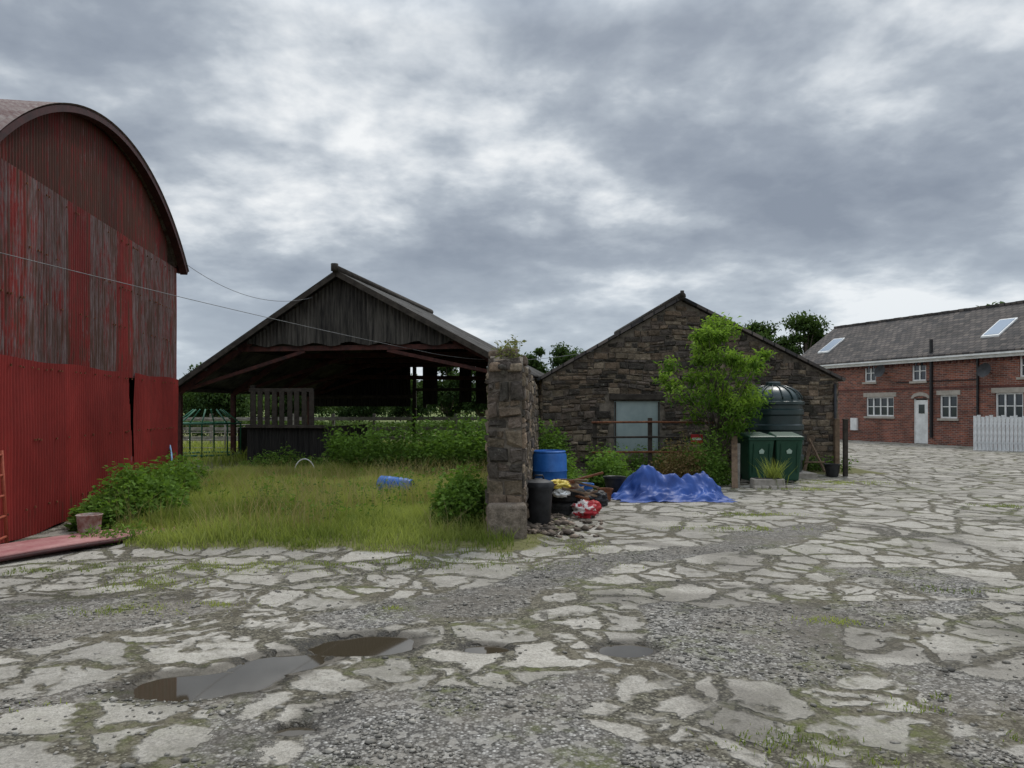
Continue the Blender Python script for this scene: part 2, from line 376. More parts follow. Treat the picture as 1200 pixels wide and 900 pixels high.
def rocks(name,px,py,pz,sz,mat,cols=None,flat=.6):
    n=len(px)
    base=np.array([(1,0,0),(0,1,0),(-1,0,0),(0,-1,0),(.1,.1,1),(.05,-.1,-.8),(.62,.62,.45),(-.6,.6,.5),(-.6,-.62,.42),(.62,-.6,.5)])
    fc=np.array([(0,6,4),(6,1,4),(1,7,4),(7,2,4),(2,8,4),(8,3,4),(3,9,4),(9,0,4),(0,1,6),(1,2,7),(2,3,8),(3,0,9),(1,0,5),(2,1,5),(3,2,5),(0,3,5)])
    v=base[None]*(1+R.uniform(-.3,.3,(n,10,3)))
    an=R.uniform(0,6.28,n); c,s=np.cos(an)[:,None],np.sin(an)[:,None]
    el=R.uniform(.6,1.5,n)[:,None]
    x=v[:,:,0]*el;y=v[:,:,1];xx=x*c-y*s;yy=x*s+y*c
    v=np.stack([xx,yy,v[:,:,2]*flat],2)*sz[:,None,None]+np.stack([px,py,pz+sz*.2],1)[:,None,:]
    f=(fc[None]+np.arange(n)[:,None,None]*10).reshape(-1,3)
    cc=np.repeat(R.uniform(.5,1.6,n) if cols is None else cols,10)
    return mk(name,v.reshape(-1,3),f,mat,col=cc)
M_grav=nm('loose_gravel_stone',(.14,.13,.11),(.28,.26,.225),9,.9,0,useattr=True)
n=26000; py=2.6+R.random(n)**1.6*6; px=R.uniform(-1,1,n)*(.72*py)
si=slabf(px,py)[0]; keep=(fbm(px*3,py*3,77,3)>.46)&(grassf(px,py)<.3)&(pudf(px,py)>1.0)&((si<.45)|(R.random(n)<.12))
px,py=px[keep],py[keep]; rocks('gravel',px,py,hgt(px,py),R.gamma(3,.0022,len(px))+.003,M_grav)
n=300; py=2.8+R.random(n)**1.3*6; px=R.uniform(-1,1,n)*(.7*py); k=(pudf(px,py)>1.1)&(grassf(px,py)<.3); px,py=px[k],py[k]
rocks('broken_concrete_bits',px,py,hgt(px,py)-.006,np.minimum(R.gamma(2.5,.0042,len(px))+.007,.028),M_grav,cols=R.uniform(.9,1.5,len(px)),flat=.3)
# ---------------------------------------------------------------- vegetation generators
def leaves(P,size,up=.3,D=None,aspect=.5):
    n=len(P); d=R.normal(size=(n,3)) if D is None else D+R.normal(size=(n,3))*.35
    d[:,2]-=.15; d/=np.linalg.norm(d,axis=1)[:,None]
    q=R.normal(size=(n,3)); q[:,2]+=up*3; s=np.cross(d,q); s/=np.linalg.norm(s,axis=1)[:,None]+1e-9
    nn=np.cross(s,d)
    L=size*R.uniform(.6,1.3,n)[:,None] if np.isscalar(size) else size[:,None]
    a=P; b=P+d*L*.45+s*L*aspect*.5+nn*L*.08; c=P+d*L-nn*L*.1; e=P+d*L*.45-s*L*aspect*.5+nn*L*.08
    v=np.stack([a,b,c,e],1).reshape(-1,3); f=np.arange(4*n).reshape(n,4)
    return v,f
def merge(parts):
    vs=[];fs=[];cs=[];o=0
    for v,f,c in parts:
        vs.append(v);fs.append(f+o);cs.append(c);o+=len(v)
    return np.concatenate(vs),np.concatenate(fs),np.concatenate(cs)
L_bush=leafmat('nettle_leaves',(.045,.09,.02),(.17,.28,.055))
L_ash=leafmat('ash_leaves',(.065,.13,.02),(.26,.38,.07),.4)
L_far=leafmat('distant_leaves',(.022,.042,.015),(.075,.12,.033),.2)
L_hedge=leafmat('hedge_leaves',(.03,.055,.017),(.11,.16,.045),.2)
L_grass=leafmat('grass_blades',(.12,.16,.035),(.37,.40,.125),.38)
L_dry=leafmat('dry_weed_leaves',(.11,.06,.03),(.2,.16,.07),.2)
def stems(px,py,h,leaf=.07,per=22,spread=.10,pz=None):
    n=len(px); pz=hgt(px,py) if pz is None else pz
    lean=R.normal(0,.14,(n,2)); t=R.uniform(.08,1,(n,per)); 
    H=h[:,None]*t
    bx=px[:,None]+lean[:,0:1]*H*t; by=py[:,None]+lean[:,1:2]*H*t; bz=pz[:,None]+H
    an=R.uniform(0,6.28,(n,per)); D=np.stack([np.cos(an),np.sin(an),R.uniform(-.3,.5,(n,per))],2).reshape(-1,3)
    P=np.stack([bx,by,bz],2).reshape(-1,3)+D*R.uniform(0,spread,(n*per,1))
    v,f=leaves(P,leaf,D=D,aspect=.55)
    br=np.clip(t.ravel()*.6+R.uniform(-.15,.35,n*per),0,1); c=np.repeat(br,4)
    w_=.004; a=np.stack([px,py,pz],1); b=np.stack([px+lean[:,0]*h,py+lean[:,1]*h,pz+h],1)
    o=np.array([w_,w_*.5,0]); sv=np.stack([a-o,a+o,b+o*.4,b-o*.4],1).reshape(-1,3); sf=np.arange(4*n).reshape(n,4)
    return merge([(v,f,c),(sv,sf,np.full(4*n,.5))])
def weeds(name,cx,cy,rx,ry,n,hmin,hmax,leaf=.07,per=22,mat=None,mound=True,spread=.1):
    a=R.uniform(0,6.28,n); r=np.sqrt(R.random(n)); x=cx+np.cos(a)*r*rx; y=cy+np.sin(a)*r*ry
    h=R.uniform(hmin,hmax,n)
    if mound: h*=(1-.6*r**2)
    h*=.6+.8*fbm(x*3,y*3,61)
    v,f,c=stems(x,y,h,leaf,per,spread); return mk(name,v,f,mat or L_bush,col=c)
def grass(name,px,py,h,mat=None,w=.005,dry=.2):
    n=len(px); pz=hgt(px,py)-.005; an=R.uniform(0,6.28,n); lx,ly=np.cos(an),np.sin(an)
    a2=R.uniform(0,6.28,n); sx,sy=np.cos(a2),np.sin(a2)
    k=R.uniform(.1,.75,n)*h; W=w*R.uniform(.6,1.5,n)
    def P(t,bend,wd): 
        x=px+lx*k*bend;y=py+ly*k*bend;z=pz+h*t
        return np.stack([x-sx*wd,y-sy*wd,z],1),np.stack([x+sx*wd,y+sy*wd,z],1)
    p=[*P(0,0,W),*P(.5,.22,W*.8),*P(.95,1,W*.15)]
    v=np.stack(p,1).reshape(-1,3); b=np.arange(n)[:,None]*6
    f=np.concatenate([b+np.array([[0,1,3,2]]),b+np.array([[2,3,5,4]])],0)
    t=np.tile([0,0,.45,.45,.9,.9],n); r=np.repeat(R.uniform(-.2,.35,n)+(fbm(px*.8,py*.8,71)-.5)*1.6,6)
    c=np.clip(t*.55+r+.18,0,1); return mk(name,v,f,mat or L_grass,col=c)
def tree(name,x,y,h,cw,seed,nl,leaf,mat,z0=.25,trunk=.15,ncl=26,bz=0,cs=(.12,.24),asp=.5,taperk=.35):
    rr=np.random.default_rng(seed); e=empty(name,(x,y,bz))
    top=Vector((x+rr.uniform(-.05,.05)*cw,y,bz+h*.85))
    pts=[Vector((x,y,bz-.1)).lerp(top,t)+Vector((rr.normal()*.015*h*t,rr.normal()*.015*h*t,0)) for t in np.linspace(0,1,7)]
    tube('trunk',pts,trunk,M_bark,e,8,.25)
    cz=bz+h*(z0+(1-z0)*.5); rz=h*(1-z0)*.5
    C=[];S=[]
    for k in range(ncl):
        d=rr.normal(size=3); d/=np.linalg.norm(d); q=rr.uniform(.4,.98)
        taper=1-taperk*max(0,d[2])
        c=np.array([x+d[0]*cw/2*q*taper,y+d[1]*cw/2*q*taper,cz+d[2]*rz*q]); C.append(c); S.append(rr.uniform(*cs)*cw)
        a=pts[int(np.clip((c[2]-bz)/h*6-1,1,5))]; b=Vector(c); md=a.lerp(b,.5)+Vector((0,0,-.03*h))
        tube('limb_%d'%k,[a,md,b],trunk*.3,M_bark,e,5,.3)
    C=np.array(C);S=np.array(S); idx=rr.integers(0,ncl,nl); d=rr.normal(size=(nl,3)); d/=np.linalg.norm(d,axis=1)[:,None]
    rad=rr.random(nl)**.6*(1+.35*rr.random(nl)); P=C[idx]+d*(rad*S[idx])[:,None]*np.array([1,1,.7])
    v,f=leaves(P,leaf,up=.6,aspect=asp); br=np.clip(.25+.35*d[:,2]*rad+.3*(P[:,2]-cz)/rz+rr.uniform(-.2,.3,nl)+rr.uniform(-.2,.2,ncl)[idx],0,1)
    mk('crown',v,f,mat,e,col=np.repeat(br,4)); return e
# ---------------------------------------------------------------- rubble masonry
PAL=np.array([(.17,.13,.095),(.22,.175,.125),(.12,.10,.085),(.27,.215,.155),(.08,.07,.06),(.19,.15,.12),(.15,.125,.105),(.23,.17,.12)])
def masonry(O,u,n,L,hf,skip=None,row=(.10,.19),wid=(.16,.42),dep=(.015,.05),tint=1.0,V=None,F=None,C=None,wave=.03,jit=.012,split=.18):
    O=Vector(O);u=Vector(u).normalized();n=Vector(n).normalized();up=Vector((0,0,1))
    z=0.0; hm=max(hf(L*t/40) for t in range(41)); so_=random.random()*50
    wv=lambda x,zz: wave*mn.noise(Vector((x*.9+so_,zz*.7,0)))*2*min(1,zz*3)
    def stone(a,b,z,zt):
            d=random.uniform(*dep); gp=.006; g2=random.uniform(.02,.035)
            j=lambda s:random.uniform(-s,s)
            i0=len(V); cut=[random.uniform(0,.4)*min(b-a,zt-z) if random.random()<.35 else 0 for _ in range(4)]
            for ins,dd,jj in ((gp,-.02,.0),(gp,d*.65,jit*.8),(g2,d,jit)):
                for q,(sx,sz) in enumerate(((-1,-1),(1,-1),(1,1),(-1,1))):
                    px=(a+ins if sx<0 else b-ins)+j(jj); pz=(z+ins if sz<0 else zt-ins)+j(jj)
                    if dd>0: px-=sx*cut[q]*.35; pz-=sz*cut[q]*.35
                    V.append(O+u*px+up*(pz+wv(px,pz))+n*(dd+j(jj)*.8))
            for r_ in (0,4):
                for k in range(4):
                    k2=(k+1)%4; F.append((i0+r_+k,i0+r_+k2,i0+r_+4+k2,i0+r_+4+k))
            F.append((i0+8,i0+9,i0+10,i0+11))
            c=PAL[random.randrange(len(PAL))]*random.uniform(.7,1.25)*tint
            C.extend([c]*12)
    while z<hm:
        rh=random.uniform(*row); x=-random.uniform(0,.1)
        while x<L:
            w_=random.uniform(*wid); a,b=max(x,0),min(x+w_,L); x+=w_
            if b-a<.06: continue
            h0=min(hf(a+.02),hf(b-.02)); zt=min(z+rh,h0)
            if zt-z<.05: continue
            if skip and skip(a,b,z,zt): continue
            if zt-z>.12 and random.random()<split:
                zm=z+(zt-z)*random.uniform(.35,.65); stone(a,b,z,zm)
                am=(a+b)/2; stone(a,am,zm,zt); stone(am,b,zm,zt)
            else: stone(a,b,z,zt)
        z+=rh
e=empty('rubble_stone_wall',(0.2,12.5,0))
V=[];F=[];C=[]
wd=Vector((.056,1,0)).normalized(); wn=Vector((1,-.056,0)).normalized()
A=Vector((.12,9.0,0)); Lw=7.6
def wh(s): return 2.15-.02*s+.10*math.sin(s*3.1)+(-.10 if s<.25 else 0)
masonry(A,wd,wn,Lw,wh,V=V,F=F,C=C,tint=.95)
masonry(A-wn*.40+wd*Lw,-wd,-wn,Lw,lambda s:wh(Lw-s),V=V,F=F,C=C,tint=.95)
masonry(A-wn*.41+wd*0,wn,-wd,.42,lambda s:2.18-.10*s,V=V,F=F,C=C,row=(.07,.22),wid=(.10,.34),dep=(.01,.07),tint=.92,jit=.022,wave=.06,split=.4)
mk('stones',V,F,M_stone,e,col=np.array(C))
core=[];cf=[]
ns=30
for k in range(ns+1):
    s=Lw*k/ns
    for o_,z_ in ((0,0),(0,wh(s)+.03*random.random()),(-.40,wh(s)+.05*random.random()),(-.40,0)):
        p=A+wd*s+wn*o_; core.append((p.x,p.y,z_-(.05 if z_==0 else 0)))
for k in range(ns):
    for q in range(4):
        q2=(q+1)%4; cf.append((k*4+q,k*4+q2,k*4+4+q2,k*4+4+q))
cf+= [(0,1,2,3),(ns*4+3,ns*4+2,ns*4+1,ns*4)]
mk('mortar_core',core,cf,M_mortar,e)
o=mk('base_quoin',boxv((-.06,8.93,.22),(1,.02,0),(-.02,1,0),(0,0,1),(.47,.28,.50)),BF,M_stone,e,col=np.tile([.20,.165,.13],(8,1))); bevel(o,.05,3)
for k in range(22):
    s=random.uniform(0,7) if k>7 else random.uniform(-.02,.5); p=A+wd*s-wn*random.uniform(.03,.37)
    o=mk('cap_stone_%d'%k,boxv((p.x,p.y,wh(s)+.04),(math.cos(k),math.sin(k),.1),(-math.sin(k),math.cos(k),0),(0,.05,1),(random.uniform(.12,.26),random.uniform(.1,.2),random.uniform(.06,.13))),BF,M_stone,e,col=np.tile(PAL[k%8]*1.1,(8,1))); bevel(o,.025,2)
n=80; x=R.uniform(-.2,.08,n); y=9.1+R.random(n)*1.4
v,f,c=stems(x,y,R.uniform(.08,.40,n),.055,12,.03,pz=np.full(n,2.12)); mk('wall_top_weeds',v,f,leafmat('wall_weed',(.07,.08,.03),(.2,.2,.09)),col=c)
# ---------------------------------------------------------------- stone barn
SO=Vector((.757,18.5,0)); su=Vector((.9994,.035,0)).normalized(); sv=Vector((-su.y,su.x,0)); SL=7.38; SA=3.42; SE=2.30; SP=4.26
def sp(a,t,z): return SO+su*a+sv*t+Vector((0,0,z))
e=empty('stone_barn',sp(SL/2,4,0))
def sh(a): return SE+(SP-SE)*(a/SA) if a<SA else SE+(SP-SE)*((SL-a)/(SL-SA))
PA0,PA1=1.77,2.91
def sskip(a,b,z0,z1):
    return b>PA0-.02 and a<PA1+.02 and z1>.5 and z0<1.80
V=[];F=[];C=[]
masonry(SO,su,-sv,SL,lambda a:sh(a)-.02,skip=sskip,V=V,F=F,C=C,tint=.72,row=(.08,.19),wid=(.12,.42),jit=.016,wave=.045,split=.3)
masonry(sp(SL,0,0),sv,su,9,lambda a:SE,V=V,F=F,C=C,tint=.8)
masonry(sp(0,9,0),-sv,-su,9,lambda a:SE,V=V,F=F,C=C,tint=.8)
mk('stonework',V,F,M_stone,e,col=np.array(C))
gp=[];gf=[]
cols_=sorted(set([0,PA0,PA1,SA,SL]))
for a,b in zip(cols_[:-1],cols_[1:]):
    m_=(a+b)/2
    def quad(z0a,z0b,z1a,z1b):
        i0=len(gp); gp.extend([sp(a,0,z0a),sp(b,0,z0b),sp(b,0,z1b),sp(a,0,z1a)]); gf.append((i0,i0+1,i0+2,i0+3))
    if PA0<m_<PA1: quad(0,0,.53,.53); quad(1.77,1.77,sh(a),sh(b))
    else: quad(-.05,-.05,sh(a),sh(b))
i0=len(gp)
gp+= [sp(0,0,0),sp(0,9,0),sp(0,9,SE),sp(0,0,SE),sp(SL,0,0),sp(SL,9,0),sp(SL,9,SE),sp(SL,0,SE),sp(SA,9,SP)]
gf+= [(i0,i0+3,i0+2,i0+1),(i0+4,i0+5,i0+6,i0+7),(i0+1,i0+5,i0+6,i0+8,i0+2)]
mk('mortar_walls',gp,gf,M_mortar,e)
def slabp(name,c4,th,mat,parent,col=None):
    c4=[Vector(c) for c in c4]; n_=(c4[1]-c4[0]).cross(c4[3]-c4[0]).normalized()
    if n_.z<0: n_=-n_
    v=[c for c in c4]+[c+n_*th for c in c4]
    return mk(name,v,BF,mat,parent,col=col)
ov=.14
for nm_,a0,a1 in (('roof_slope_west',-.12,SA),('roof_slope_east',SL+.12,SA)):
    z0=SE-.06 
    slabp(nm_,[sp(a0,-ov,z0+.02),sp(a1,-ov,SP+.02),sp(a1,9.1,SP+.02),sp(a0,9.1,z0+.02)],.07,M_slate,e)
tube('ridge_tiles',[sp(SA,-ov-.02,SP+.09),sp(SA,9.1,SP+.09)],.10,M_timber,e,10)
tube('ridge_finial',[sp(SA,-ov-.03,SP+.08),sp(SA,-ov-.03,SP+.22)],.05,M_timber,e,8)
mk('boarded_window_panel',boxv(sp((PA0+PA1)/2,.04,1.15),su,sv,(0,0,1),(PA1-PA0+.02,.04,1.23)),BF,M_panel,e)
for q in (PA0+.03,PA1-.03): beam('panel_batten',sp(q,.005,.55),sp(q,.005,1.75),.03,.05,M_timber,e,0)
beam('window_lintel',sp(PA0-.12,-.01,1.87),sp(PA1+.12,-.01,1.87),.1,.15,M_timber,e,.015)
tube('barn_downpipe',[sp(SL-.1,-.08,0),sp(SL-.1,-.08,SE-.1)],.035,M_black,e,8)
# oil tank: ribbed round tank with domed lid
e=empty('dark_oil_tank',(6.13,17.65,0)); tx,ty,tr=6.13,17.62,.64
prof=[(0,.12),(tr*.96,.12),(tr,.18)]
for z_ in (.45,.80,1.15,1.50): prof+=[(tr,z_-.08),(tr+.035,z_-.05),(tr+.035,z_+.05),(tr,z_+.08)]
prof+=[(tr,1.66),(tr+.05,1.68),(tr+.05,1.74),(tr-.02,1.77)]+[((tr-.02)*math.cos(t_),1.77+.36*math.sin(t_)) for t_ in np.linspace(.1,1.35,9)]+[(.17,2.13),(.17,2.19),(.15,2.21),(0,2.215)]
lathe('tank_shell',prof,M_dkblue,(tx,ty,0),e,48)
for k in range(16):
    a=2*math.pi*k/16; tube('dome_rib_%d'%k,[(tx+(tr-.0)*math.cos(t_)*math.cos(a),ty+tr*math.cos(t_)*math.sin(a),1.775+.365*math.sin(t_)) for t_ in np.linspace(.05,1.25,7)],.016,M_dkblue,e,6)
mk('tank_plinth',boxv((tx,ty,.055),(1,0,0),(0,1,0),(0,0,1),(1.5,1.4,.13)),BF,M_terra,e)
# ---------------------------------------------------------------- red dutch barn
gu=Vector((-.153,.988,0)).normalized(); gn=Vector((gu.y,-gu.x,0)); GA=Vector((-5.85,8.2,0)); GL=7.55; GR=5.75; GT=5.95
def gpz(a,d,z): return GA+gu*a+gn*d+Vector((0,0,z))
hc=GL/2
def arcz(a): return GT-(GR-math.sqrt(GR*GR-(a-hc)**2))
e=empty('dutch_barn',gpz(hc,-5,0))
def corr(name,P,a0,a1,zf0,zf1,rows,pitch,amp,mat,parent,colf,off=0,hole=None,wob=0):
    na=int((a1-a0)/pitch*6); V=[];C=[];F=[]
    for i_ in range(na+1):
        a=a0+(a1-a0)*i_/na; d=off+amp*math.sin(2*math.pi*a/pitch)
        for r_ in range(rows+1):
            z0,z1=zf0(a),zf1(a); z=z0+(z1-z0)*r_/rows
            V.append(P(a,d+wob*(mn.noise(Vector((a*1.3,z*.8,3)))),z)); C.append(colf(a,z))
    for i_ in range(na):
        for r_ in range(rows):
            q=i_*(rows+1)+r_
            a=a0+(a1-a0)*(i_+.5)/na
            if hole:
                z=zf0(a)+(zf1(a)-zf0(a))*(r_+.5)/rows
                if hole(a,z): continue
            F.append((q,q+rows+1,q+rows+2,q+1))
    return mk(name,V,F,mat,parent,col=np.array(C),smooth=True)
def Yto(a): return 8.2+a*.988
def wea(a,z):
    y=Yto(a); 
    w_=1.0 if (9.29<y<10.5 or 11.24<y<12.27 or 13.06<y<15.6) else .1
    if y<9.29: w_=.6
    return w_
def tone(a,b): return .82+.36*h2(np.array([math.floor(a/.72)]),np.array([b]),9)[0]
corr('gable_sheets_low',gpz,0,GL,lambda a:.02+.02*math.sin(a*4),lambda a:2.2+.015*math.sin(a*3),24,.076,.011,M_red,e,lambda a,z:(-.35,tone(a,1)*1.08,-.35+.6*(z<.35)),.03,
     hole=lambda a,z: z>.35 and 4.93-.30*(z-.35)/1.85<a<4.93+.01,wob=.035)
corr('gable_sheets_mid',gpz,0,GL,lambda a:2.12,lambda a:min(4.5,arcz(a)),6,.076,.011,M_red,e,lambda a,z:(wea(a,z),tone(a,2)*.92,.3),.0,wob=.015)
corr('gable_sheets_top',gpz,.5,GL-.5,lambda a:min(4.42,arcz(a)-.01),lambda a:arcz(a),4,.076,.011,M_red,e,lambda a,z:(.25,tone(a,3)*.78,1.05),-.03)
BL=11
corr('side_sheets_near',lambda a,d,z: gpz(-d,-a,z),0,BL,lambda a:0,lambda a:arcz(0),4,.15,.015,M_red,e,lambda a,z:(.3,.9,0))
mk('back_walls',[gpz(GL,0,0),gpz(GL,-BL,0),gpz(GL,-BL,arcz(0)),gpz(GL,0,arcz(0)),gpz(0,-BL,0),gpz(0,-BL,arcz(0))],[(0,1,2,3),(1,4,5,2)],M_maroon,e)
th0=math.asin((hc+.12)/GR); V=[];F=[];na=40; nd=int(BL/.1*4)
for i_ in range(na+1):
    th=-th0+2*th0*i_/na
    for k in range(nd+1):
        d=.22-(BL+.2)*k/nd; r_=GR+.05+.014*math.sin(2*math.pi*d/.1)
        V.append(gpz(hc+r_*math.sin(th),d,GT-GR+r_*math.cos(th)))
for i_ in range(na):
    for k in range(nd):
        q=i_*(nd+1)+k; F.append((q,q+1,q+nd+2,q+nd+1))
mk('barrel_roof',V,F,M_redroof,e,smooth=True)
V=[];F=[]
for i_ in range(na+1):
    th=-th0+2*th0*i_/na
    for r_,d in ((GR-.05,.06),(GR-.05,.20),(GR+.035,.20),(GR+.035,.06)):
        V.append(gpz(hc+r_*math.sin(th),d,GT-GR+r_*math.cos(th)))
for i_ in range(na):
    for q in range(4): F.append((i_*4+q,i_*4+(q+1)%4,i_*4+4+(q+1)%4,i_*4+4+q))
F+= [(0,1,2,3),(na*4+3,na*4+2,na*4+1,na*4)]
mk('verge_trim',V,F,M_maroon,e)
box('eave_bracket',gpz(GL+.1,.05,4.55),(.12,.12,.25),M_maroon,e)
V=[];F=[]
for k in range(170):
    a=random.uniform(.1,GL-.1); z=random.choice((.35,1.2,2.1,2.95,3.6,4.38))+random.uniform(-.01,.01)
    if z>arcz(a)-.1: continue
    a=(math.floor(a/.076)+.25)*.076
    bb=boxv(gpz(a,(.045 if z<2.2 else .016)+.012,z),gu,gn,(0,0,1),(.022,.016,.022)); i0=len(V); V+=bb; F+=[tuple(i0+j for j in f_) for f_ in BF]
mk('roofing_bolts',V,F,M_rust,e)
e2=empty('rusty_ladder',(-5.7,8.4,0)); M_lad=nm('orange_red_paint',(.22,.04,.02),(.34,.08,.04),10,.7,.002)
la,lb=Vector((-5.70,8.48,0)),Vector((-5.56,8.02,0)); ll=Vector((-.06,-.01,1.12))
for p in (la,lb): tube('stile',[p,p+ll],.02,M_lad,e2)
for z_ in (.15,.38,.61,.84,1.07): tube('rung',[la+ll*(z_/1.12),lb+ll*(z_/1.12)],.015,M_lad,e2)
def fp(a,b,z=0): 
    u=Vector((.50,.866,0)).normalized(); v_=Vector((-u.y,u.x,0)); p=Vector((-5.40,7.50,0))+u*a-v_*b; return p+Vector((0,0,z))
e2=empty('fallen_sheet_panel',fp(1.2,-.3))
V=[];F=[];nA,nB=30,24
fz=lambda a:.05+.022*math.sin(a*1.3+.4)
for i_ in range(nA+1):
    for k in range(nB+1):
        a=2.5*i_/nA;b=-.62+.75*k/nB; V.append(fp(a,b,fz(a)+.006*math.sin(b*2*math.pi/.15)*(abs(b+.25)<.3)+.02*(b+.3)))
for i_ in range(nA):
    for k in range(nB): q=i_*(nB+1)+k; F.append((q,q+nB+1,q+nB+2,q+1))
o=mk('panel_skin',V,F,M_pink,e2,smooth=True); s_=o.modifiers.new('s','SOLIDIFY'); s_.thickness=.03
tube('panel_edge_tube',[fp(a,.15,fz(a)) for a in np.linspace(0,2.5,10)],.02,M_maroon,e2)
e2=empty('rusty_bucket',(-5.15,9.15,0)); 
lathe('bucket_body',[(.0,.02),(.11,.02),(.115,.0),(.14,.27),(.15,.28),(.14,.285),(.13,.27),(.105,.05),(0,.05)],nm('rusty_pail_paint',(.2,.07,.05),(.45,.4,.36),7,.7,.002),(-5.15,9.15,.02),e2)
tube('bucket_handle',[(-5.15+.145*math.cos(t_),9.15-.06*math.sin(t_),.27-.10*math.sin(t_)) for t_ in np.linspace(0,math.pi,12)],.004,M_rust,e2,5)
# ---------------------------------------------------------------- open barn
bu=Vector((.985,-.17,0)).normalized(); bv=Vector((.17,.985,0)).normalized(); BA=Vector((-4.32,19,0)); BLn=8.0
def bp(s,t_,z): return BA+bu*s+bv*t_+Vector((0,0,z))
AP=4.95; SLl,SLr=.63,.54; WL,WR=4.65,4.8
def bz(s): return AP+SLl*s if s<0 else AP-SLr*s
e=empty('open_pole_barn',bp(0,4,0))
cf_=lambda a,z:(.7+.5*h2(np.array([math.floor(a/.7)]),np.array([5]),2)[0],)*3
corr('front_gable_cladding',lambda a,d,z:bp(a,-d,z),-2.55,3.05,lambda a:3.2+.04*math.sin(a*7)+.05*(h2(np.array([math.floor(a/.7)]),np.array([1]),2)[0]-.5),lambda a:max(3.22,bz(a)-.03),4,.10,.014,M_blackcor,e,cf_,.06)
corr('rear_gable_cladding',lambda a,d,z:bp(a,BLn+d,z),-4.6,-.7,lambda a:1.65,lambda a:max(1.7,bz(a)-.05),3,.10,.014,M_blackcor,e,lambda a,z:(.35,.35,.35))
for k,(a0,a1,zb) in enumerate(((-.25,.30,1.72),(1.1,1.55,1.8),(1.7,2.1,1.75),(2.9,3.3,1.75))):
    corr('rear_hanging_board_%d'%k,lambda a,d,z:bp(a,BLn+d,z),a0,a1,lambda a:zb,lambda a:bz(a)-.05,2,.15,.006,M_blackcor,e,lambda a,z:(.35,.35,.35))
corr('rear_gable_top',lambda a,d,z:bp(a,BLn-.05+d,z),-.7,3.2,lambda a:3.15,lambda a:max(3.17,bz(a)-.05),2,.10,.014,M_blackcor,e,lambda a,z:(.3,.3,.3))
for nm_,s0,s1 in (('roof_left',0,-WL),('roof_right',0,WR)):
    V=[];F=[];nt=int((BLn+.6)/.15*5); 
    for k in range(nt+1):
        t_=-.35+(BLn+.6)*k/nt; w_=.02*math.sin(2*math.pi*t_/.15)
        for q in range(9):
            s=s0+(s1-s0)*q/8; V.append(bp(s,t_,bz(s)+.06+w_+.03*mn.noise(Vector((s*.7,t_*.5,1)))))
    for k in range(nt):
        for q in range(8): i0=k*9+q; F.append((i0,i0+1,i0+10,i0+9))
    o=mk(nm_,V,F,M_cement,e,col=np.full(len(V),.9),smooth=True); sd=o.modifiers.new('s','SOLIDIFY'); sd.thickness=.02
    beam('barge_'+nm_,bp(s0,-.33,bz(s0)+.0),bp(s1,-.33,bz(s1)+.0),.04,.14,M_timber,e)
    for t_ in (0.05,2.7,5.3,7.9): beam('rafter',bp(s0,t_,bz(s0)-.08),bp(s1*.98,t_,bz(s1*.98)-.08),.09,.16,M_oxide,e)
    for q in range(6):
        s=s0+(s1-s0)*(q+.4)/5.5; beam('purlin',bp(s,-.3,bz(s)+.0),bp(s,BLn+.2,bz(s)+.0),.07,.09,M_timber,e)
tube('ridge_cap',[bp(0,-.4,AP+.10),bp(0,BLn+.2,AP+.10)],.10,M_timber,e,10)
tube('ridge_end',[bp(0,-.42,AP+.04),bp(0,-.42,AP+.22)],.09,M_timber,e,8)
for t_ in (.05,2.7,5.3,7.9):
    beam('tie',bp(-2.7,t_,3.12),bp(3.2,t_,3.12),.09,.13,M_oxide,e)
    beam('truss_lower_left',bp(-WL*.97,t_,bz(-WL)+.0),bp(-1.0,t_,3.05),.07,.09,M_oxide,e)
    beam('truss_lower_right',bp(WR*.97,t_,bz(WR)-.05),bp(1.2,t_,3.05),.07,.09,M_oxide,e)
    beam('post_left',bp(-WL+.12,t_,0),bp(-WL+.12,t_,bz(-WL)),.13,.13,M_oxide,e)
    beam('post_right',bp(WR-.1,t_,0),bp(WR-.1,t_,bz(WR)),.13,.13,M_oxide,e)
beam('post_mid_front',bp(-2.6,.35,0),bp(-2.6,.35,2.2),.12,.12,M_timber,e)
beam('post_mid_rear',bp(-.55,BLn,0),bp(-.55,BLn,3.3),.13,.13,M_timber,e)
for s in (-.2,2.5): beam('post_rear',bp(s,BLn+.1,1.6),bp(s,BLn+.1,bz(s)),.12,.12,M_timber,e)
beam('rear_rail',bp(-4.5,BLn-.15,2.0),bp(-.6,BLn-.15,2.0),.08,.12,M_timber,e)
beam('rear_rail_hi',bp(-4.5,BLn-.15,2.75),bp(4.6,BLn-.15,2.6),.08,.14,M_oxide,e)
beam('rear_rail_r',bp(-.5,BLn-.15,2.25),bp(4.6,BLn-.15,2.25),.06,.1,M_timber,e)
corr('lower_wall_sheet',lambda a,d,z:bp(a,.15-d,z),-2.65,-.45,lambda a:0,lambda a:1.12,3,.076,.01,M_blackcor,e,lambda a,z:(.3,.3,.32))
mk('lower_wall_return',[bp(-.45,.15,0),bp(-.45,3.,0),bp(-.45,3.,1.12),bp(-.45,.15,1.12)],[(0,1,2,3)],M_timber,e)
beam('slat_rail_top',bp(-2.65,.24,2.06),bp(-.85,.24,2.06),.06,.1,M_timber,e)
beam('slat_rail_low',bp(-2.65,.10,1.12),bp(-.45,.10,1.12),.08,.08,M_timber,e)
for k in range(9):
    s=-2.5+k*.2+random.uniform(-.02,.02); mk('slat_%d'%k,boxv(bp(s,.2,1.57),bu,bv,(0,0,1),(.13,.03,.93)),BF,M_timber,e)
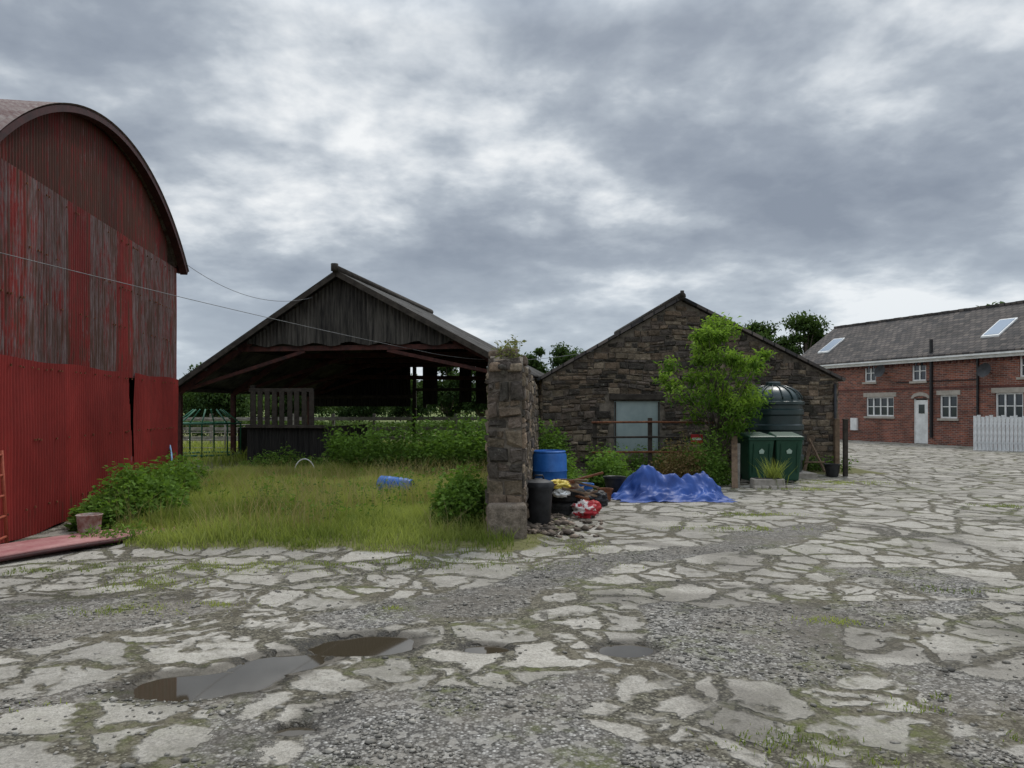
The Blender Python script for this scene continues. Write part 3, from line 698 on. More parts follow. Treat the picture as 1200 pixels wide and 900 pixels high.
mk('side_boards',[bp(-WL+.1,3,0),bp(-WL+.1,8,0),bp(-WL+.1,8,1.0),bp(-WL+.1,3,1.0)],[(0,1,2,3)],M_timber,e)
# ---------------------------------------------------------------- post and rail fence behind
e=empty('post_and_rail_fence',(-4,28.5,0))
for k in range(12):
    x=-13+k*1.55; box('post',(x,28.6,.68),(.1,.1,1.4),M_grey,e,bev=0)
for z_ in (.45,.8,1.18): beam('rail',(-13.2,28.54,z_),(4.2,28.5,z_+.02),.03,.13,M_grey,e,0)
# ---------------------------------------------------------------- brick house
ang=math.atan2(-.942,.335); HM=Matrix.Translation((15.45,41.2,0))@Matrix.Rotation(ang,4,'Z')
he=empty('brick_house',(15.45,41.2,0)); he.rotation_euler=(0,0,ang)
def hk(name,verts,faces,mat):
    me=bpy.data.meshes.new(name); me.from_pydata([tuple(v) for v in verts],[],faces); me.update(); me.materials.append(mat)
    o=bpy.data.objects.new(name,me); link(o); o.parent=he; return o
def hb(name,x0,x1,y0,y1,z0,z1,mat,bev=0):
    v=[(x0,y0,z0),(x1,y0,z0),(x1,y1,z0),(x0,y1,z0),(x0,y0,z1),(x1,y0,z1),(x1,y1,z1),(x0,y1,z1)]
    o=hk(name,v,BF,mat)
    if bev: bevel(o,bev)
    return o
HL=19.; HE=3.9; HD=6.; HRz=6.05
wins=[(.9,1.6,1.2,2.1),(5.1,6.75,1.2,2.12),(9.2,10.05,1.15,2.15),(11.75,12.9,1.15,2.2),(14.5,15.6,1.15,2.15),(1.0,1.7,2.85,3.68),(5.0,5.7,2.85,3.7),(7.75,8.5,2.8,3.7),(12.75,13.5,2.8,3.7),(16.2,17,2.8,3.7)]
door=(7.85,8.6,0,2.02)
ops=wins+[door]
xs_=sorted(set([0,HL]+[o[0] for o in ops]+[o[1] for o in ops])); zs_=sorted(set([0,HE]+[o[2] for o in ops]+[o[3] for o in ops]))
V=[];F=[]
for a,b in zip(xs_[:-1],xs_[1:]):
    for c,d in zip(zs_[:-1],zs_[1:]):
        mx_,mz=(a+b)/2,(c+d)/2
        if any(o[0]<mx_<o[1] and o[2]<mz<o[3] for o in ops): continue
        i0=len(V); V+= [(a,0,c),(b,0,c),(b,0,d),(a,0,d)]; F.append((i0,i0+1,i0+2,i0+3))
for o in ops:
    a,b,c,d=o
    for q in (((a,0,c),(a,.12,c),(a,.12,d),(a,0,d)),((b,0,c),(b,0,d),(b,.12,d),(b,.12,c)),((a,0,d),(a,.12,d),(b,.12,d),(b,0,d)),((a,0,c),(b,0,c),(b,.12,c),(a,.12,c))):
        i0=len(V); V+=list(q); F.append((i0,i0+1,i0+2,i0+3))
i0=len(V); V+= [(0,0,0),(0,HD,0),(0,HD,HE),(0,HD/2,HRz-.1),(0,0,HE),(HL,0,0),(HL,HD,0),(HL,HD,HE),(HL,HD/2,HRz-.1),(HL,0,HE)]
F+= [(i0,i0+4,i0+3,i0+2,i0+1),(i0+5,i0+6,i0+7,i0+8,i0+9),(i0+1,i0+2,i0+7,i0+6)]
hk('brick_walls',V,F,M_brick)
M_band=nm('dark_brick_band',(.08,.03,.025),(.14,.06,.05),8,.9,.003)
for k,(a,b,c,d) in enumerate(wins):
    hk('glass_%d'%k,[(a,.10,c),(b,.10,c),(b,.10,d),(a,.10,d)],[(0,1,2,3)],M_glass)
    fw=.065
    hb('frame_l_%d'%k,a,a+fw,.05,.098,c,d,M_white); hb('frame_r_%d'%k,b-fw,b,.05,.098,c,d,M_white)
    hb('frame_b_%d'%k,a+fw,b-fw,.05,.098,c,c+fw,M_white); hb('frame_t_%d'%k,a+fw,b-fw,.05,.098,d-fw,d,M_white)
    nmul=3 if b-a>1.4 else (2 if b-a>1 else 1)
    for q in range(1,nmul+1):
        xx=a+(b-a)*q/(nmul+1); hb('mullion_%d_%d'%(k,q),xx-.03,xx+.03,.055,.097,c+fw,d-fw,M_white)
    hb('bar_%d'%k,a+fw,b-fw,.06,.096,(c+d)/2-.018,(c+d)/2+.018,M_white)
    hb('sill_%d'%k,a-.08,b+.08,-.07,.05,c-.1,c-.002,M_sand)
    if d<3: hb('lintel_%d'%k,a-.15,b+.15,-.025,.05,d+.002,d+.2,M_sand)
hb('door_leaf',door[0]+.05,door[1]-.05,.06,.1,0.02,1.95,M_white); hb('door_frame_l',door[0],door[0]+.05,.04,.1,0,2.0,M_white); hb('door_frame_r',door[1]-.05,door[1],.04,.1,0,2.0,M_white)
hb('door_panel_glass',door[0]+.22,door[1]-.22,.05,.058,1.35,1.75,M_glass)
v=[];
for k in range(13):
    t_=math.pi*k/12; v.append((8.225-.5*math.cos(t_),-.03,2.02+.28*math.sin(t_)))
for k in range(13):
    t_=math.pi*k/12; v.append((8.225-.36*math.cos(t_),-.03,2.02+.12*math.sin(t_)))
hk('door_arch_lintel',v,[(k,k+1,14+k,13+k) for k in range(12)],M_sand)
hb('string_course',0,HL,-.02,-.001,2.42,2.5,M_band)
for k in range(int(HL/.3)): hb('dentil_%d'%k,k*.3,k*.3+.14,-.06,-.001,3.5,3.6,M_band)
for sg,nm_ in ((1,'roof_front'),(-1,'roof_rear')):
    y0=-.25 if sg>0 else HD+.25; z0=HE-.08
    V=[(-.15,y0,z0),(HL+.15,y0,z0),(HL+.15,HD/2,HRz),(-.15,HD/2,HRz)]; V+= [(x,y,z+.08) for x,y,z in V]
    hk(nm_,V,BF,M_slate)
hb('fascia',-.1,HL+.1,-.2,-.17,HE-.28,HE-.1,M_white); hb('gutter',-.1,HL+.1,-.32,-.205,HE-.16,HE-.09,M_white)
for k in range(42): hb('ridge_tile_%d'%k,-.15+k*.46,-.15+k*.46+.44,HD/2-.1,HD/2+.1,HRz+.03,HRz+.13+.01*(k%2),M_slate)
sl=(HRz-HE+.08)/(HD/2+.25)
def sk(x,t_,w_,l_):
    y0,y1=t_-l_/2,t_+l_/2
    zz=lambda y:HE-.08+(y+.25)*sl+.08
    for nm_,ix,dz,mt in (('skylight_frame',0,.07,M_white),('skylight_glass',.07,.085,M_sky)):
        V=[(x-w_/2+ix,y0+ix,zz(y0+ix)),(x+w_/2-ix,y0+ix,zz(y0+ix)),(x+w_/2-ix,y1-ix,zz(y1-ix)),(x-w_/2+ix,y1-ix,zz(y1-ix))]
        V=V+[(a,b,c+dz) for a,b,c in V]; hk(nm_,V,BF,mt)
sk(1.5,1.2,.8,1.1); sk(11,1.2,.8,1.1); sk(15.5,1.2,.8,1.1)
hb('vent_pipe',8.78,8.88,-.12,-.02,.3,4.6,M_black); hb('downpipe',.4,.48,-.1,-.02,0,3.7,M_black); hb('downpipe_b',11.0,11.07,-.1,-.03,0,3.7,M_black)
hb('cable_run',6.9,11,-.04,-.01,2.75,2.79,M_black)
for xx,zz in ((6.35,3.3),(11.6,3.1)):
    rt=HM.to_3x3()@Matrix.Rotation(math.radians(75),3,'X')
    p=HM@Vector((xx,-.35,zz)); d_=lathe('satellite_dish',[(0,0),(.1,.01),(.2,.035),(.3,.08),(.3,.09),(.2,.045),(0,.01)],M_black,p,None,24,rt)
    q=HM@Vector((xx,0,zz-.1)); 
    arm=tube('dish_arm',[p,q],.02,M_black,None)
    arm.parent=d_; arm.matrix_parent_inverse=Matrix.Translation(-d_.location)
hb('meter_box',4.2,4.6,-.1,-.005,.5,1.1,M_white)
e=empty('white_picket_fence',(18.6,27.5,0))
f0=Vector((17.45,28.3,0)); f1=Vector((20.5,26.0,0)); nfp=int((f1-f0).length/.125)
for k in range(nfp):
    p=f0.lerp(f1,k/nfp); h=1.3+.04*math.sin(k*2.1); mk('picket_%d'%k,boxv(p+Vector((0,0,h/2)),(f1-f0).normalized(),(0,1,0),(.01*math.sin(k*5),0,1),(.105,.02,h)),BF,M_whitef,e)
for z_ in (.3,1.0): beam('fence_rail',f0+Vector((0,.05,z_)),f1+Vector((0,.05,z_)),.04,.08,M_whitef,e,0)
# ---------------------------------------------------------------- wheelie bins
M_label=nm('label_print',(.3,.4,.33),(.4,.5,.43),20,.6,0)
def bin_(x,y,rz,idx):
    e=empty('wheelie_bin',(x,y,0)); Rm=Matrix.Translation((x,y,0))@Matrix.Rotation(rz,4,'Z')
    T=lambda v:[Rm@Vector(a) for a in v]
    V=[(-.23,-.22,.06),(.23,-.22,.06),(.23,.25,.06),(-.23,.25,.06),(-.285,-.33,.96),(.285,-.33,.96),(.285,.31,.96),(-.285,.31,.96)]
    bevel(mk('body',T(V),BF,M_green,e),.035,3)
    V=[(-.30,-.35,.92),(.30,-.35,.92),(.30,.32,.92),(-.30,.32,.92),(-.30,-.35,.975),(.30,-.35,.975),(.30,.32,.975),(-.30,.32,.975)]
    bevel(mk('rim',T(V),BF,M_green,e),.015,2)
    V=[(-.31,-.38,.98),(.31,-.38,.98),(.31,.33,.985),(-.31,.33,.985),(-.27,-.34,1.01),(.27,-.34,1.01),(.25,.30,1.08),(-.25,.30,1.08)]
    bevel(mk('lid',T(V),BF,M_green,e),.02,3)
    tube('handle',T([(-.24,.32,.95),(-.24,.40,.98),(.24,.40,.98),(.24,.32,.95)]),.016,M_green,e)
    tube('axle',T([(-.28,.24,.1),(.28,.24,.1)]),.012,M_black,e)
    for sx in (-.29,.25): 
        tube('wheel',T([(sx,.24,.1),(sx+.045,.24,.1)]),.1,M_black,e,18)
    for sx in (-.17,.17): mk('rib',T(boxv((sx,-.292,.55),(1,0,0),(0,1,0.122),(0,-.122,1),(.02,.02,.6))),BF,M_green,e)
    V=T([(-.045,-.302,.64),(.045,-.302,.64),(.06,-.312,.70),(.0,-.318,.75),(-.06,-.312,.70)]); 
    mk('label',[v+Vector((0,-.006,0)) for v in V],[(0,1,2,3,4)],M_label,e)
bin_(5.18,16.0,.12,0); bin_(5.83,16.05,-.06,1)
# ---------------------------------------------------------------- barrels, tyre, tarp, bags
e=empty('blue_barrel',(.62,12.4,0))
bprof=[(0,0),(.25,0),(.28,.03),(.285,.25),(.295,.27),(.285,.29),(.285,.55),(.295,.57),(.285,.59),(.28,.82),(.26,.86),(.27,.88),(.25,.9),(.24,.87),(0,.86)]
lathe('barrel_body',bprof,M_blue,(.62,12.4,0),e)
for dx in (-.1,.1): lathe('bung',[(0,0),(.03,0),(.03,.02),(0,.02)],M_black,(.62+dx,12.4,.862),e,12)
e=empty('blue_barrel',(-2.05,13.2,.1))
rt=Matrix.Rotation(math.radians(95),3,'Y')@Matrix.Rotation(.2,3,'X'); lathe('barrel_body',[(r*.6,z*.66) for r,z in bprof],M_blue,(-2.32,13.15,.25),e,rot=rt)
lathe('bung',[(0,0),(.03,0),(.03,.02),(0,.02)],M_black,(-2.35,13.1,.28),e,12,rot=rt)
e=empty('black_dustbin',(.36,10.1,0))
lathe('bin_body',[(0,0),(.15,0),(.155,.01),(.185,.5),(.2,.5),(.2,.55),(.185,.55),(.18,.5),(.15,.04),(0,.04)],M_black,(.36,10.1,.01),e)
lathe('bin_lid',[(.21,.53),(.21,.57),(.19,.60),(.05,.64),(0,.645)],M_black,(.36,10.1,.01),e)
tube('lid_handle',[(.29,10.1,.64),(.31,10.1,.69),(.41,10.1,.69),(.43,10.1,.64)],.012,M_black,e)
def tyre(x,y,z,r,rz,flat=True):
    e=empty('tyre',(x,y,z)); pr=[]
    for k in range(17):
        t_=2*math.pi*k/16; rr=r*.72+ .28*r*math.copysign(abs(math.cos(t_))**.6,math.cos(t_)); pr.append((rr,.1*math.copysign(abs(math.sin(t_))**.6,math.sin(t_))))
    rot=Matrix.Rotation(rz,3,'Z')@Matrix.Rotation(0 if flat else math.radians(70),3,'X')
    lathe('tyre_carcass',pr,M_rubber,(x,y,z),e,36,rot)
    V=[];F=[]
    for k in range(44):
        a=2*math.pi*k/44; c,s=math.cos(a),math.sin(a)
        for zz in (-.04,.04):
            bb=boxv(rot@Vector((c*r*1.0,s*r*1.0,zz)),rot@Vector((c,s,0)),rot@Vector((-s,c,0)),rot@Vector((0,0,1)),(.02,.03,.05)); i0=len(V); V+=[v+Vector((x,y,z)) for v in bb]; F+=[tuple(i0+j for j in f) for f in BF]
    mk('tread_blocks',V,F,M_rubber,e)
tyre(.78,11.2,.1,.27,0); tyre(.82,11.25,.3,.26,.4)
V=[];F=[];nA,nB=160,110
sabs=lambda q,w_:math.sqrt(q*q+w_)
for i_ in range(nA+1):
    for k in range(nB+1):
        a=i_/nA*2-1;b=k/nB*2-1
        ed=1+.20*mn.noise(Vector((a*2.2,b*2.2,4)))+.07*mn.noise(Vector((a*7,b*7,1)))
        x=2.80+a*1.0*ed; y=13.3+b*.64*ed
        d=max(0,1-(abs(a)**2.2+abs(b)**2.2)**.9)
        pk=.50*math.exp(-((a+.5)**2/.14+(b-.1)**2/.35))+.26*math.exp(-((a-.0)**2/.12+(b+.1)**2/.3))+.36*math.exp(-((a-.48)**2/.14+(b-.15)**2/.35))
        p=Vector((x,y,0)); q1=mn.noise(Vector((x*2.4,y*2.6,1))); q2=mn.noise(Vector((x*5.1,y*4.6,6))); wx=mn.noise(p*1.5+Vector((5,0,0)))
        h=pk*(.85+.45*q1+.25*q2)*min(1,d*4)**.6
        f1=sabs(mn.noise(Vector((x*3.4+wx*1.6,y*1.8-wx,3))),.001); f2=sabs(mn.noise(Vector((x*2.6-y*5+wx,y*2.2+x*3.1,8))),.0006); f3=sabs(mn.noise(Vector((x*9+wx*4,y*8,5))),.0003)
        h+= (.13*(.35-f1)+.085*(.35-f2)+.04*(.3-f3))*min(1,d*3+.15)
        V.append((x,y,max(.008+.03*abs(mn.noise(p*5)),h)))
for i_ in range(nA):
    for k in range(nB): q=i_*(nB+1)+k; F.append((q,q+nB+1,q+nB+2,q+1))
o=mk('blue_tarpaulin',V,F,M_tarp,smooth=True)
def bag(name,x,y,z,sx,sy,sz,mat,seed):
    V=[];F=[];n1,n2=24,32
    for i_ in range(n1+1):
        for k in range(n2):
            th=math.pi*i_/n1; ph=2*math.pi*k/n2; d=Vector((math.sin(th)*math.cos(ph),math.sin(th)*math.sin(ph),math.cos(th)))
            r_=1+.45*(1-2*abs(mn.noise(d*1.6+Vector((seed,0,0)))))-.3+.22*(1-2*abs(mn.noise(d*3.9+Vector((0,seed,0)))))-.1
            p=Vector((d.x*sx*r_,d.y*sy*r_,max(-.75*sz,d.z*sz*r_)))
            V.append(p+Vector((x,y,z+sz*.75)))
    for i_ in range(n1):
        for k in range(n2): F.append((i_*n2+k,i_*n2+(k+1)%n2,(i_+1)*n2+(k+1)%n2,(i_+1)*n2+k))
    mk(name,V,F,mat,smooth=True)
bag('red_white_sack',1.03,10.9,.0,.19,.15,.14,M_pbag,3); bag('red_plastic_sack',1.13,11.2,.02,.18,.15,.12,M_redpl,9)
bag('yellow_plastic_bag',.66,11.0,.42,.18,.12,.07,M_yel,5); bag('brown_sack',.95,11.6,.1,.2,.17,.18,M_brown,12); bag('white_sack',.72,10.95,.3,.12,.11,.07,M_white,14)
bag('black_bin_bag',1.35,12.3,.0,.22,.2,.14,M_black,17)
e=empty('scrap_timber_pile',(.95,11.0,.3))
for k in range(9):
    a=random.uniform(-.9,.9); p=Vector((.85+random.uniform(-.2,.25),11.1+random.uniform(-.2,.3),.25+.04*k)); d=Vector((math.cos(a),math.sin(a),random.uniform(-.35,.35)))*random.uniform(.15,.3)
    beam('scrap_batten_%d'%k,p-d,p+d,.05,.03,M_brown if k%2 else M_rust,e,.004)
for k,(x,y,s,mt) in enumerate(((1.25,13.1,.17,M_blue),(1.6,12.9,.13,M_rust),(1.9,13.9,.2,M_black),(1.05,13.0,.14,M_ggreen))):
    e=empty('bucket' if k<1 else 'plant_pot',(x,y,0)); lathe('pot_body',[(0,0),(s*.7,0),(s,s*1.5),(s*1.08,s*1.5),(s*1.08,s*1.65),(s*.95,s*1.6),(s*.9,s*1.3),(0,s*1.3)],mt,(x,y,0),e)
    lathe('pot_soil',[(0,s*1.32),(s*.92,s*1.32)],M_dark,(x,y,0),e)
n=520; px=.15+np.abs(R.normal(0,.38,n)); py=9.2+R.random(n)*2.2; rocks('rubble_pile',px,py,hgt(px,py),R.gamma(2.2,.010,n)+.008,nm('rubble_bits',(.06,.05,.04),(.22,.17,.13),3,.9,.0,useattr=True))
e=empty('stone_trough_planter',(5.1,15.0,0))
V=boxv((5.1,15.0,.09),(1,0,0),(0,1,0),(0,0,1),(.62,.28,.2)); bevel(mk('trough',V,BF,M_terra,e),.02)
mk('trough_soil',boxv((5.1,15.0,.17),(1,0,0),(0,1,0),(0,0,1),(.52,.2,.06)),BF,M_dark,e)
for k in range(5): box('trough_brick',(4.85+k*.16,14.85,.03),(.14,.1,.06),M_sand,e,rz=random.uniform(-.3,.3),bev=.01)
n=150; px=5.25+R.normal(0,.09,n); py=15.0+R.normal(0,.06,n)
o=grass('spiky_garden_plant',px,py,R.uniform(.3,.66,n),w=.009)
e=empty('rusty_rail_barrier',(2.9,16.6,0))
for x in (1.83,3.05,4.4): box('barrier_post',(x,16.6,.68),(.09,.09,1.4),M_timber,e,bev=.01)
for z_,m_ in ((1.28,M_rust),(.95,M_timber),(.62,M_rust)): tube('barrier_rail',[(1.75,16.52,z_),(3.1,16.52,z_+.01),(4.5,16.52,z_-.01)],.024,m_,e)
e=empty('timber_gate_post',(7.68,17.3,0)); box('post_shaft',(7.68,17.3,.66),(.10,.10,1.32),M_timber,e,bev=.02); box('post_cap',(7.68,17.3,1.33),(.12,.12,.03),M_timber,e); 
e=empty('timber_gate_post',(7.78,18.0,0)); box('post_shaft',(7.78,18.0,.66),(.12,.12,1.32),M_brown,e,bev=.02); box('post_cap',(7.78,18.0,1.33),(.14,.14,.02),M_brown,e)
e=empty('leaning_plank',(4.55,15.4,0)); beam('plank',(4.42,14.9,0),(4.62,15.6,1.0),.12,.03,M_brown,e); beam('plank_b',(4.5,15.0,0),(4.72,15.7,.85),.1,.03,M_grey,e)
e=empty('scrap_timber_frame',(7.3,18.2,0))
for a_,b_ in (((6.95,17.9,0),(7.25,18.2,.8)),((7.5,17.9,0),(7.2,18.2,.85)),((7.0,18.0,.3),(7.5,18.0,.3))): beam('frame_batten',a_,b_,.07,.035,M_brown,e)
e=empty('rubble_bucket',(7.42,17.4,0)); lathe('bucket_shell',[(0,0),(.13,0),(.17,.28),(.185,.28),(.185,.3),(.16,.29),(.12,.05),(0,.05)],M_black,(7.42,17.4,.0),e)
e=empty('red_danger_sign',(4.05,16.46,.9)); box('sign_board',(4.05,16.46,.92),(.26,.012,.2),M_redpl,e,bev=.003); box('sign_text_strip',(4.05,16.452,.92),(.2,.003,.05),M_white,e,bev=0)
e=empty('cattle_feeder',(-8.9,22,0)); cx,cy=-8.9,22
for z_ in (.25,1.15): tube('ring',[(cx+.9*math.cos(t_),cy+.9*math.sin(t_),z_) for t_ in np.linspace(0,2*math.pi,28)[:-1]],.03,M_ggreen,e,6,cyc=True)
for k in range(8):
    t_=k*math.pi/4+.2; tube('bar',[(cx+.9*math.cos(t_),cy+.9*math.sin(t_),0),(cx+.9*math.cos(t_),cy+.9*math.sin(t_),1.15),(cx+.4*math.cos(t_),cy+.4*math.sin(t_),1.55)],.024,M_ggreen,e,6)
e=empty('field_gate',(-9,24,0))
for z_ in (.3,.55,.8,1.05,1.25): tube('gate_bar',[(-11,24.5,z_),(-7.6,24.2,z_)],.02,M_grey,e,6)
for x in (-11,-9.3,-7.6): tube('gate_stile',[(x,24.5-.09*(x+11),.0),(x,24.5-.09*(x+11),1.28)],.025,M_grey,e,6)
pts=[(-7.05,15.4,1.0)]+[(-7.0+.9*t_+.12*math.sin(t_*5),15.3-2.4*t_,max(.12,.95*(1-t_)**2.2+.08*math.sin(t_*7))) for t_ in np.linspace(.05,1,16)]
tube('blue_hose',pts,.018,nm('blue_hose_plastic',(.1,.25,.4),(.15,.32,.5),5,.5,0),None,8)
tube('white_hoop',[(-4.75+.25*math.cos(t_),17.2,.05+.38*math.sin(t_)) for t_ in np.linspace(0,math.pi,14)],.014,M_white,None,6)
def cab(name,a,b,sag,r=.011):
    a=Vector(a);b=Vector(b); tube(name,[a.lerp(b,t_)+Vector((0,0,-sag*4*t_*(1-t_))) for t_ in np.linspace(0,1,30)],r,M_cable,None,5)
cab('overhead_cable',(-6.0,6.9,3.35),(-2.45,18.6,3.05),.05,.005); cab('overhead_cable.001',gpz(GL,.2,4.6),bp(-.6,-.4,4.35),.35,.006); cab('overhead_cable.002',(-2.45,18.6,3.05),(2.0,18.4,3.0),.25,.006)
# ---------------------------------------------------------------- vegetation placement
n=150000; px=R.uniform(-6.6,.6,n); py=7.4+R.random(n)**1.25*12.5
gg=grassf(px,py); keep=(gg*(.25+fbm(px*1.3,py*1.3,33)*1.3)>R.random(n)*.95+.14)&(px<.02+.0*(py))&(px>-6.05-.155*(py-8.7)+.15)
px,py,gg=px[keep],py[keep],gg[keep]
edge=sst(7.6,9.6,py-np.maximum(0,-4.1-px)*1.3)
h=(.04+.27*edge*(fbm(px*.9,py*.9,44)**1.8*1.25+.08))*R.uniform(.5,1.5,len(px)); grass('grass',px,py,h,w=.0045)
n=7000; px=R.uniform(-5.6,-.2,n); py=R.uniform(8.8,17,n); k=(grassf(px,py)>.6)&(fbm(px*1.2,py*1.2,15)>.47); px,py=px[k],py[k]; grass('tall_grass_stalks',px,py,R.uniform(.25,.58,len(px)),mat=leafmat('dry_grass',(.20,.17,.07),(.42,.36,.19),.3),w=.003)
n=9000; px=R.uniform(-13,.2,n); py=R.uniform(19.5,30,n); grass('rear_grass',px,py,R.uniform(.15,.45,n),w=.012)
T=[(-3.3,6.8,.5,.3),(-3.0,5.9,.5,.14),(-2.4,6.05,.35,.12),(-.95,5.95,.1,.05),(3.9,6.6,.35,.12),(1.3,3.6,.35,.12),(1.5,3.35,.25,.1),(2.4,5.6,.3,.1),(-4.6,7.3,.5,.25),(-2.6,4.0,.25,.05),(3.0,9.9,.9,.18),(3.6,11.2,.7,.2),(8,12.2,.6,.25),(5.6,14.7,.9,.25),(7.0,16,1.2,.4),(.6,8.6,.5,.35),(2.3,4.0,.3,.15),(2.7,3.6,.3,.1),(-1.5,7.6,2.2,.25),(-3.6,7.5,1.0,.25)]
PX=[];PY=[]
for x,y,rx,ry in T:
    m_=int(2600*rx*ry**.5/.4*.5); a=R.normal(0,1,(m_,2)); PX.append(x+a[:,0]*rx*.5); PY.append(y+a[:,1]*ry*.6)
px=np.concatenate(PX);py=np.concatenate(PY); k=(fbm(px*6,py*6,91,3)>.47)&(pudf(px,py)>1.1); px,py=px[k],py[k]; grass('yard_grass_tufts',px,py,R.uniform(.010,.04,len(px)),w=.003)
weeds('nettle_bush',-5.35,10.6,.55,1.0,260,.35,.75,.085,26)
weeds('nettle_bush',-5.9,12.6,.5,1.2,160,.4,.8,.085,24)
weeds('nettle_bush',-6.3,14.2,.35,1.0,90,.3,.7,.085,22)
weeds('nettle_bush',-.62,9.75,.34,.5,200,.5,.85,.075,30)
weeds('nettle_patch',-3.4,17.6,1.0,.8,230,.4,1.15,.10,22,mound=False)
weeds('nettle_patch',-1.2,17.2,1.2,.9,380,.6,1.25,.10,22,mound=False)
weeds('nettle_patch',-5.6,18.6,1.2,.4,120,.3,.6,.08,20)
weeds('dock_weeds',-2.2,12,2.4,2.5,130,.15,.5,.06,14,mound=False)
weeds('bramble_bush',1.95,14.8,.45,.6,150,.4,.95,.08,26)
weeds('bramble_bush',.95,14.6,.35,1.2,140,.3,.8,.08,22)
weeds('bramble_bush',.95,17.5,.35,.6,90,.9,1.7,.09,26)
weeds('garden_shrub',4.0,15.6,.6,.45,150,.5,1.15,.07,26)
weeds('dry_weed_clump',3.45,15.4,.55,.4,130,.5,1.05,.06,24,mat=L_dry)
weeds('wall_base_weeds',6.9,18.2,1.4,.25,70,.15,.4,.07,18,mound=False)
weeds('wall_base_weeds',3.2,17.9,1.6,.3,130,.3,.7,.07,18,mound=False)
weeds('small_weeds',-4.7,8.9,.5,.3,60,.08,.25,.05,12)
tree('young_ash_tree',4.40,16.1,3.95,2.55,27,7600,.12,L_ash,z0=.20,trunk=.045,ncl=56,cs=(.06,.14),asp=.34,taperk=.6)
tree('oak_tree',20.6,62,9.0,4.6,11,9000,.32,L_far,z0=.2,trunk=.3)
tree('oak_tree',23.8,61,9.2,4.6,12,9000,.32,L_far,z0=.2,trunk=.3)
tree('oak_tree',27.2,64,8.8,4.4,19,8000,.32,L_far,z0=.2,trunk=.3)
tree('oak_tree',17.6,66,8.8,4.4,31,7000,.32,L_far,z0=.2,trunk=.3)
tree('oak_tree',1.7,62,6.9,3.0,13,6000,.3,L_far,z0=.1,trunk=.25)
tree('oak_tree',4.6,64,7.4,3.8,14,7000,.3,L_far,z0=.1,trunk=.25)
tree('oak_tree',-23.5,60,4.3,5.5,15,7000,.32,L_far,z0=.05,trunk=.25)
tree('oak_tree',-27,66,5.6,5,16,7000,.32,L_far,z0=.05,trunk=.25)
tree('oak_tree',-19.5,68,4.2,5,33,6000,.32,L_far,z0=.05,trunk=.25)
tree('oak_tree',-5.6,66,6.6,4.6,17,7000,.32,L_far,z0=.1,trunk=.25)
tree('oak_tree',-2.6,64,6.0,4.0,34,6000,.32,L_far,z0=.1,trunk=.25)
tree('oak_tree',-9.5,70,4.6,5,18,6000,.32,L_far,z0=.1,trunk=.25)
tree('oak_tree',-14.5,72,4.2,6,35,6000,.32,L_far,z0=.05,trunk=.25)
tree('oak_tree',37,58,9.3,6,20,5000,.4,L_far,z0=.3,trunk=.3)
def hedge(name,x0,x1,y0,y1,h,w_,n,leaf,mat):
    t_=R.random(n); x=x0+(x1-x0)*t_; y=y0+(y1-y0)*t_+R.normal(0,w_*.4,n); hh=h*(.65+.7*fbm(x*.35,y*.35,81)); zz=R.random(n)**.6*hh
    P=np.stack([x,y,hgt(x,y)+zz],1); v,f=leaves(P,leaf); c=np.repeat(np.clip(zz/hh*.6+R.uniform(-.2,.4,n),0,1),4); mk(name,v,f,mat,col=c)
hedge('hedgerow',-30,4,38,40,.9,1.2,16000,.2,L_hedge)
hedge('hedgerow',-60,22,85,95,2.2,2.5,16000,.45,L_hedge)
hedge('distant_tree_belt',-260,200,300,330,9,14,22000,2.2,L_far)
hedge('hedgerow',-90,80,150,160,3,3,16000,.8,L_far)
# ---------------------------------------------------------------- light and sky
az=math.radians(28); el=math.radians(52)
sd_=Vector((math.sin(az)*math.cos(el),math.cos(az)*math.cos(el),math.sin(el)))
sun=bpy.data.lights.new('sun','SUN'); sun.energy=1.5; sun.angle=math.radians(12); sun.color=(1,.95,.87)
so=bpy.data.objects.new('sun',sun); link(so); so.rotation_euler=sd_.to_track_quat('Z','Y').to_euler(); so.location=(0,0,30)
wd_=bpy.data.worlds.new('World'); sc.world=wd_; wd_.use_nodes=True; t=wd_.node_tree; t.nodes.clear()
class W(NT):
    def __init__(s): s.t=t
m=W()
out=m.n('ShaderNodeOutputWorld'); bg=m.n('ShaderNodeBackground'); m.l(bg.outputs[0],out.inputs[0])
sky=m.n('ShaderNodeTexSky',sky_type='NISHITA'); sky.sun_disc=False; sky.sun_elevation=el; sky.sun_rotation=az
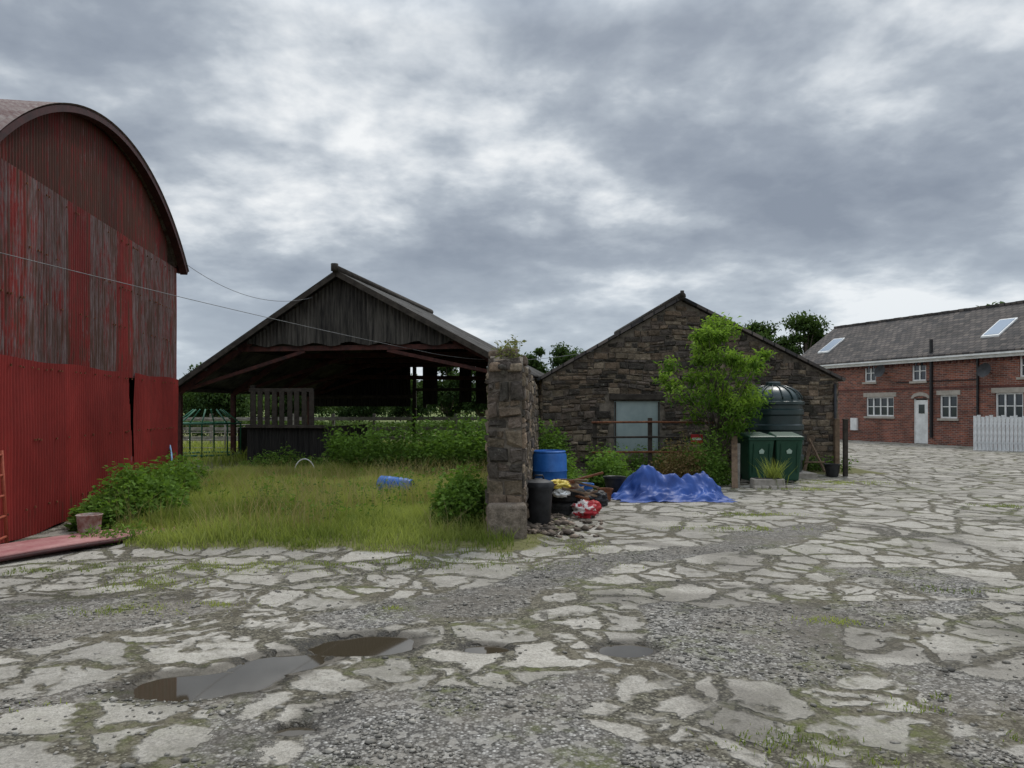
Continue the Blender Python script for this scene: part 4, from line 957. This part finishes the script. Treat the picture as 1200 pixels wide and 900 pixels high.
tc=m.n('ShaderNodeTexCoord').outputs['Generated']; s=m.sep(tc)
zc=m.math('MAXIMUM',s[2],0.0); den=m.math('ADD',zc,.24)
cb=m.n('ShaderNodeCombineXYZ'); m.l(m.math('DIVIDE',s[0],den),cb.inputs[0]); m.l(m.math('DIVIDE',s[1],den),cb.inputs[1])
mp=m.n('ShaderNodeMapping'); mp.inputs['Scale'].default_value=(1,1.0,1); mp.inputs['Location'].default_value=(7.3,2.2,0); m.l(cb.outputs[0],mp.inputs[0]); P=mp.outputs[0]
n1=m.noise(P,1.35,5,.5,.1); n2=m.noise(P,4.2,5,.58,.1); n3=m.noise(P,.55,2,.5,0)
k=m.math('ADD',m.math('MULTIPLY',n1,.66),m.math('MULTIPLY',n2,.34))
k=m.math('ADD',k,m.math('MULTIPLY_ADD',n3,.35,-.170))
c=m.ramp(k,[(.36,(.25,.29,.355)),(.45,(.33,.375,.44)),(.51,(.45,.50,.56)),(.56,(.66,.705,.75)),(.62,(.94,.96,.97))])
hz=m.ramp(zc,[(0.,1.),(.22,.0)]); c=m.mix(m.math('MULTIPLY',hz,.6),c,(.60,.69,.78))
sk_=m.mix(1.0,sky.outputs[0],(.07,.07,.07),'MULTIPLY'); c=m.mix(.94,sk_,c)
zb=m.math('MULTIPLY_ADD',m.math('MINIMUM',m.math('MAXIMUM',m.math('SUBTRACT',s[2],.45),0.0),.4),5.0,1.0)
vm=m.n('ShaderNodeVectorMath',operation='SCALE'); m.l(c,vm.inputs[0]); m.l(zb,vm.inputs['Scale']); m.l(vm.outputs[0],bg.inputs[0]); bg.inputs[1].default_value=1.0
# ---------------------------------------------------------------- camera
cam=bpy.data.cameras.new('camera'); cam.sensor_width=36; cam.lens=26.4; cam.shift_y=.0233; cam.clip_end=5000; cam.clip_start=.05
co=bpy.data.objects.new('camera',cam); link(co); co.location=(0,0,1.6); co.rotation_euler=(math.radians(90),0,0); sc.camera=co
sc.view_settings.view_transform='Standard'; sc.view_settings.look='None'; sc.view_settings.exposure=0
print('done')
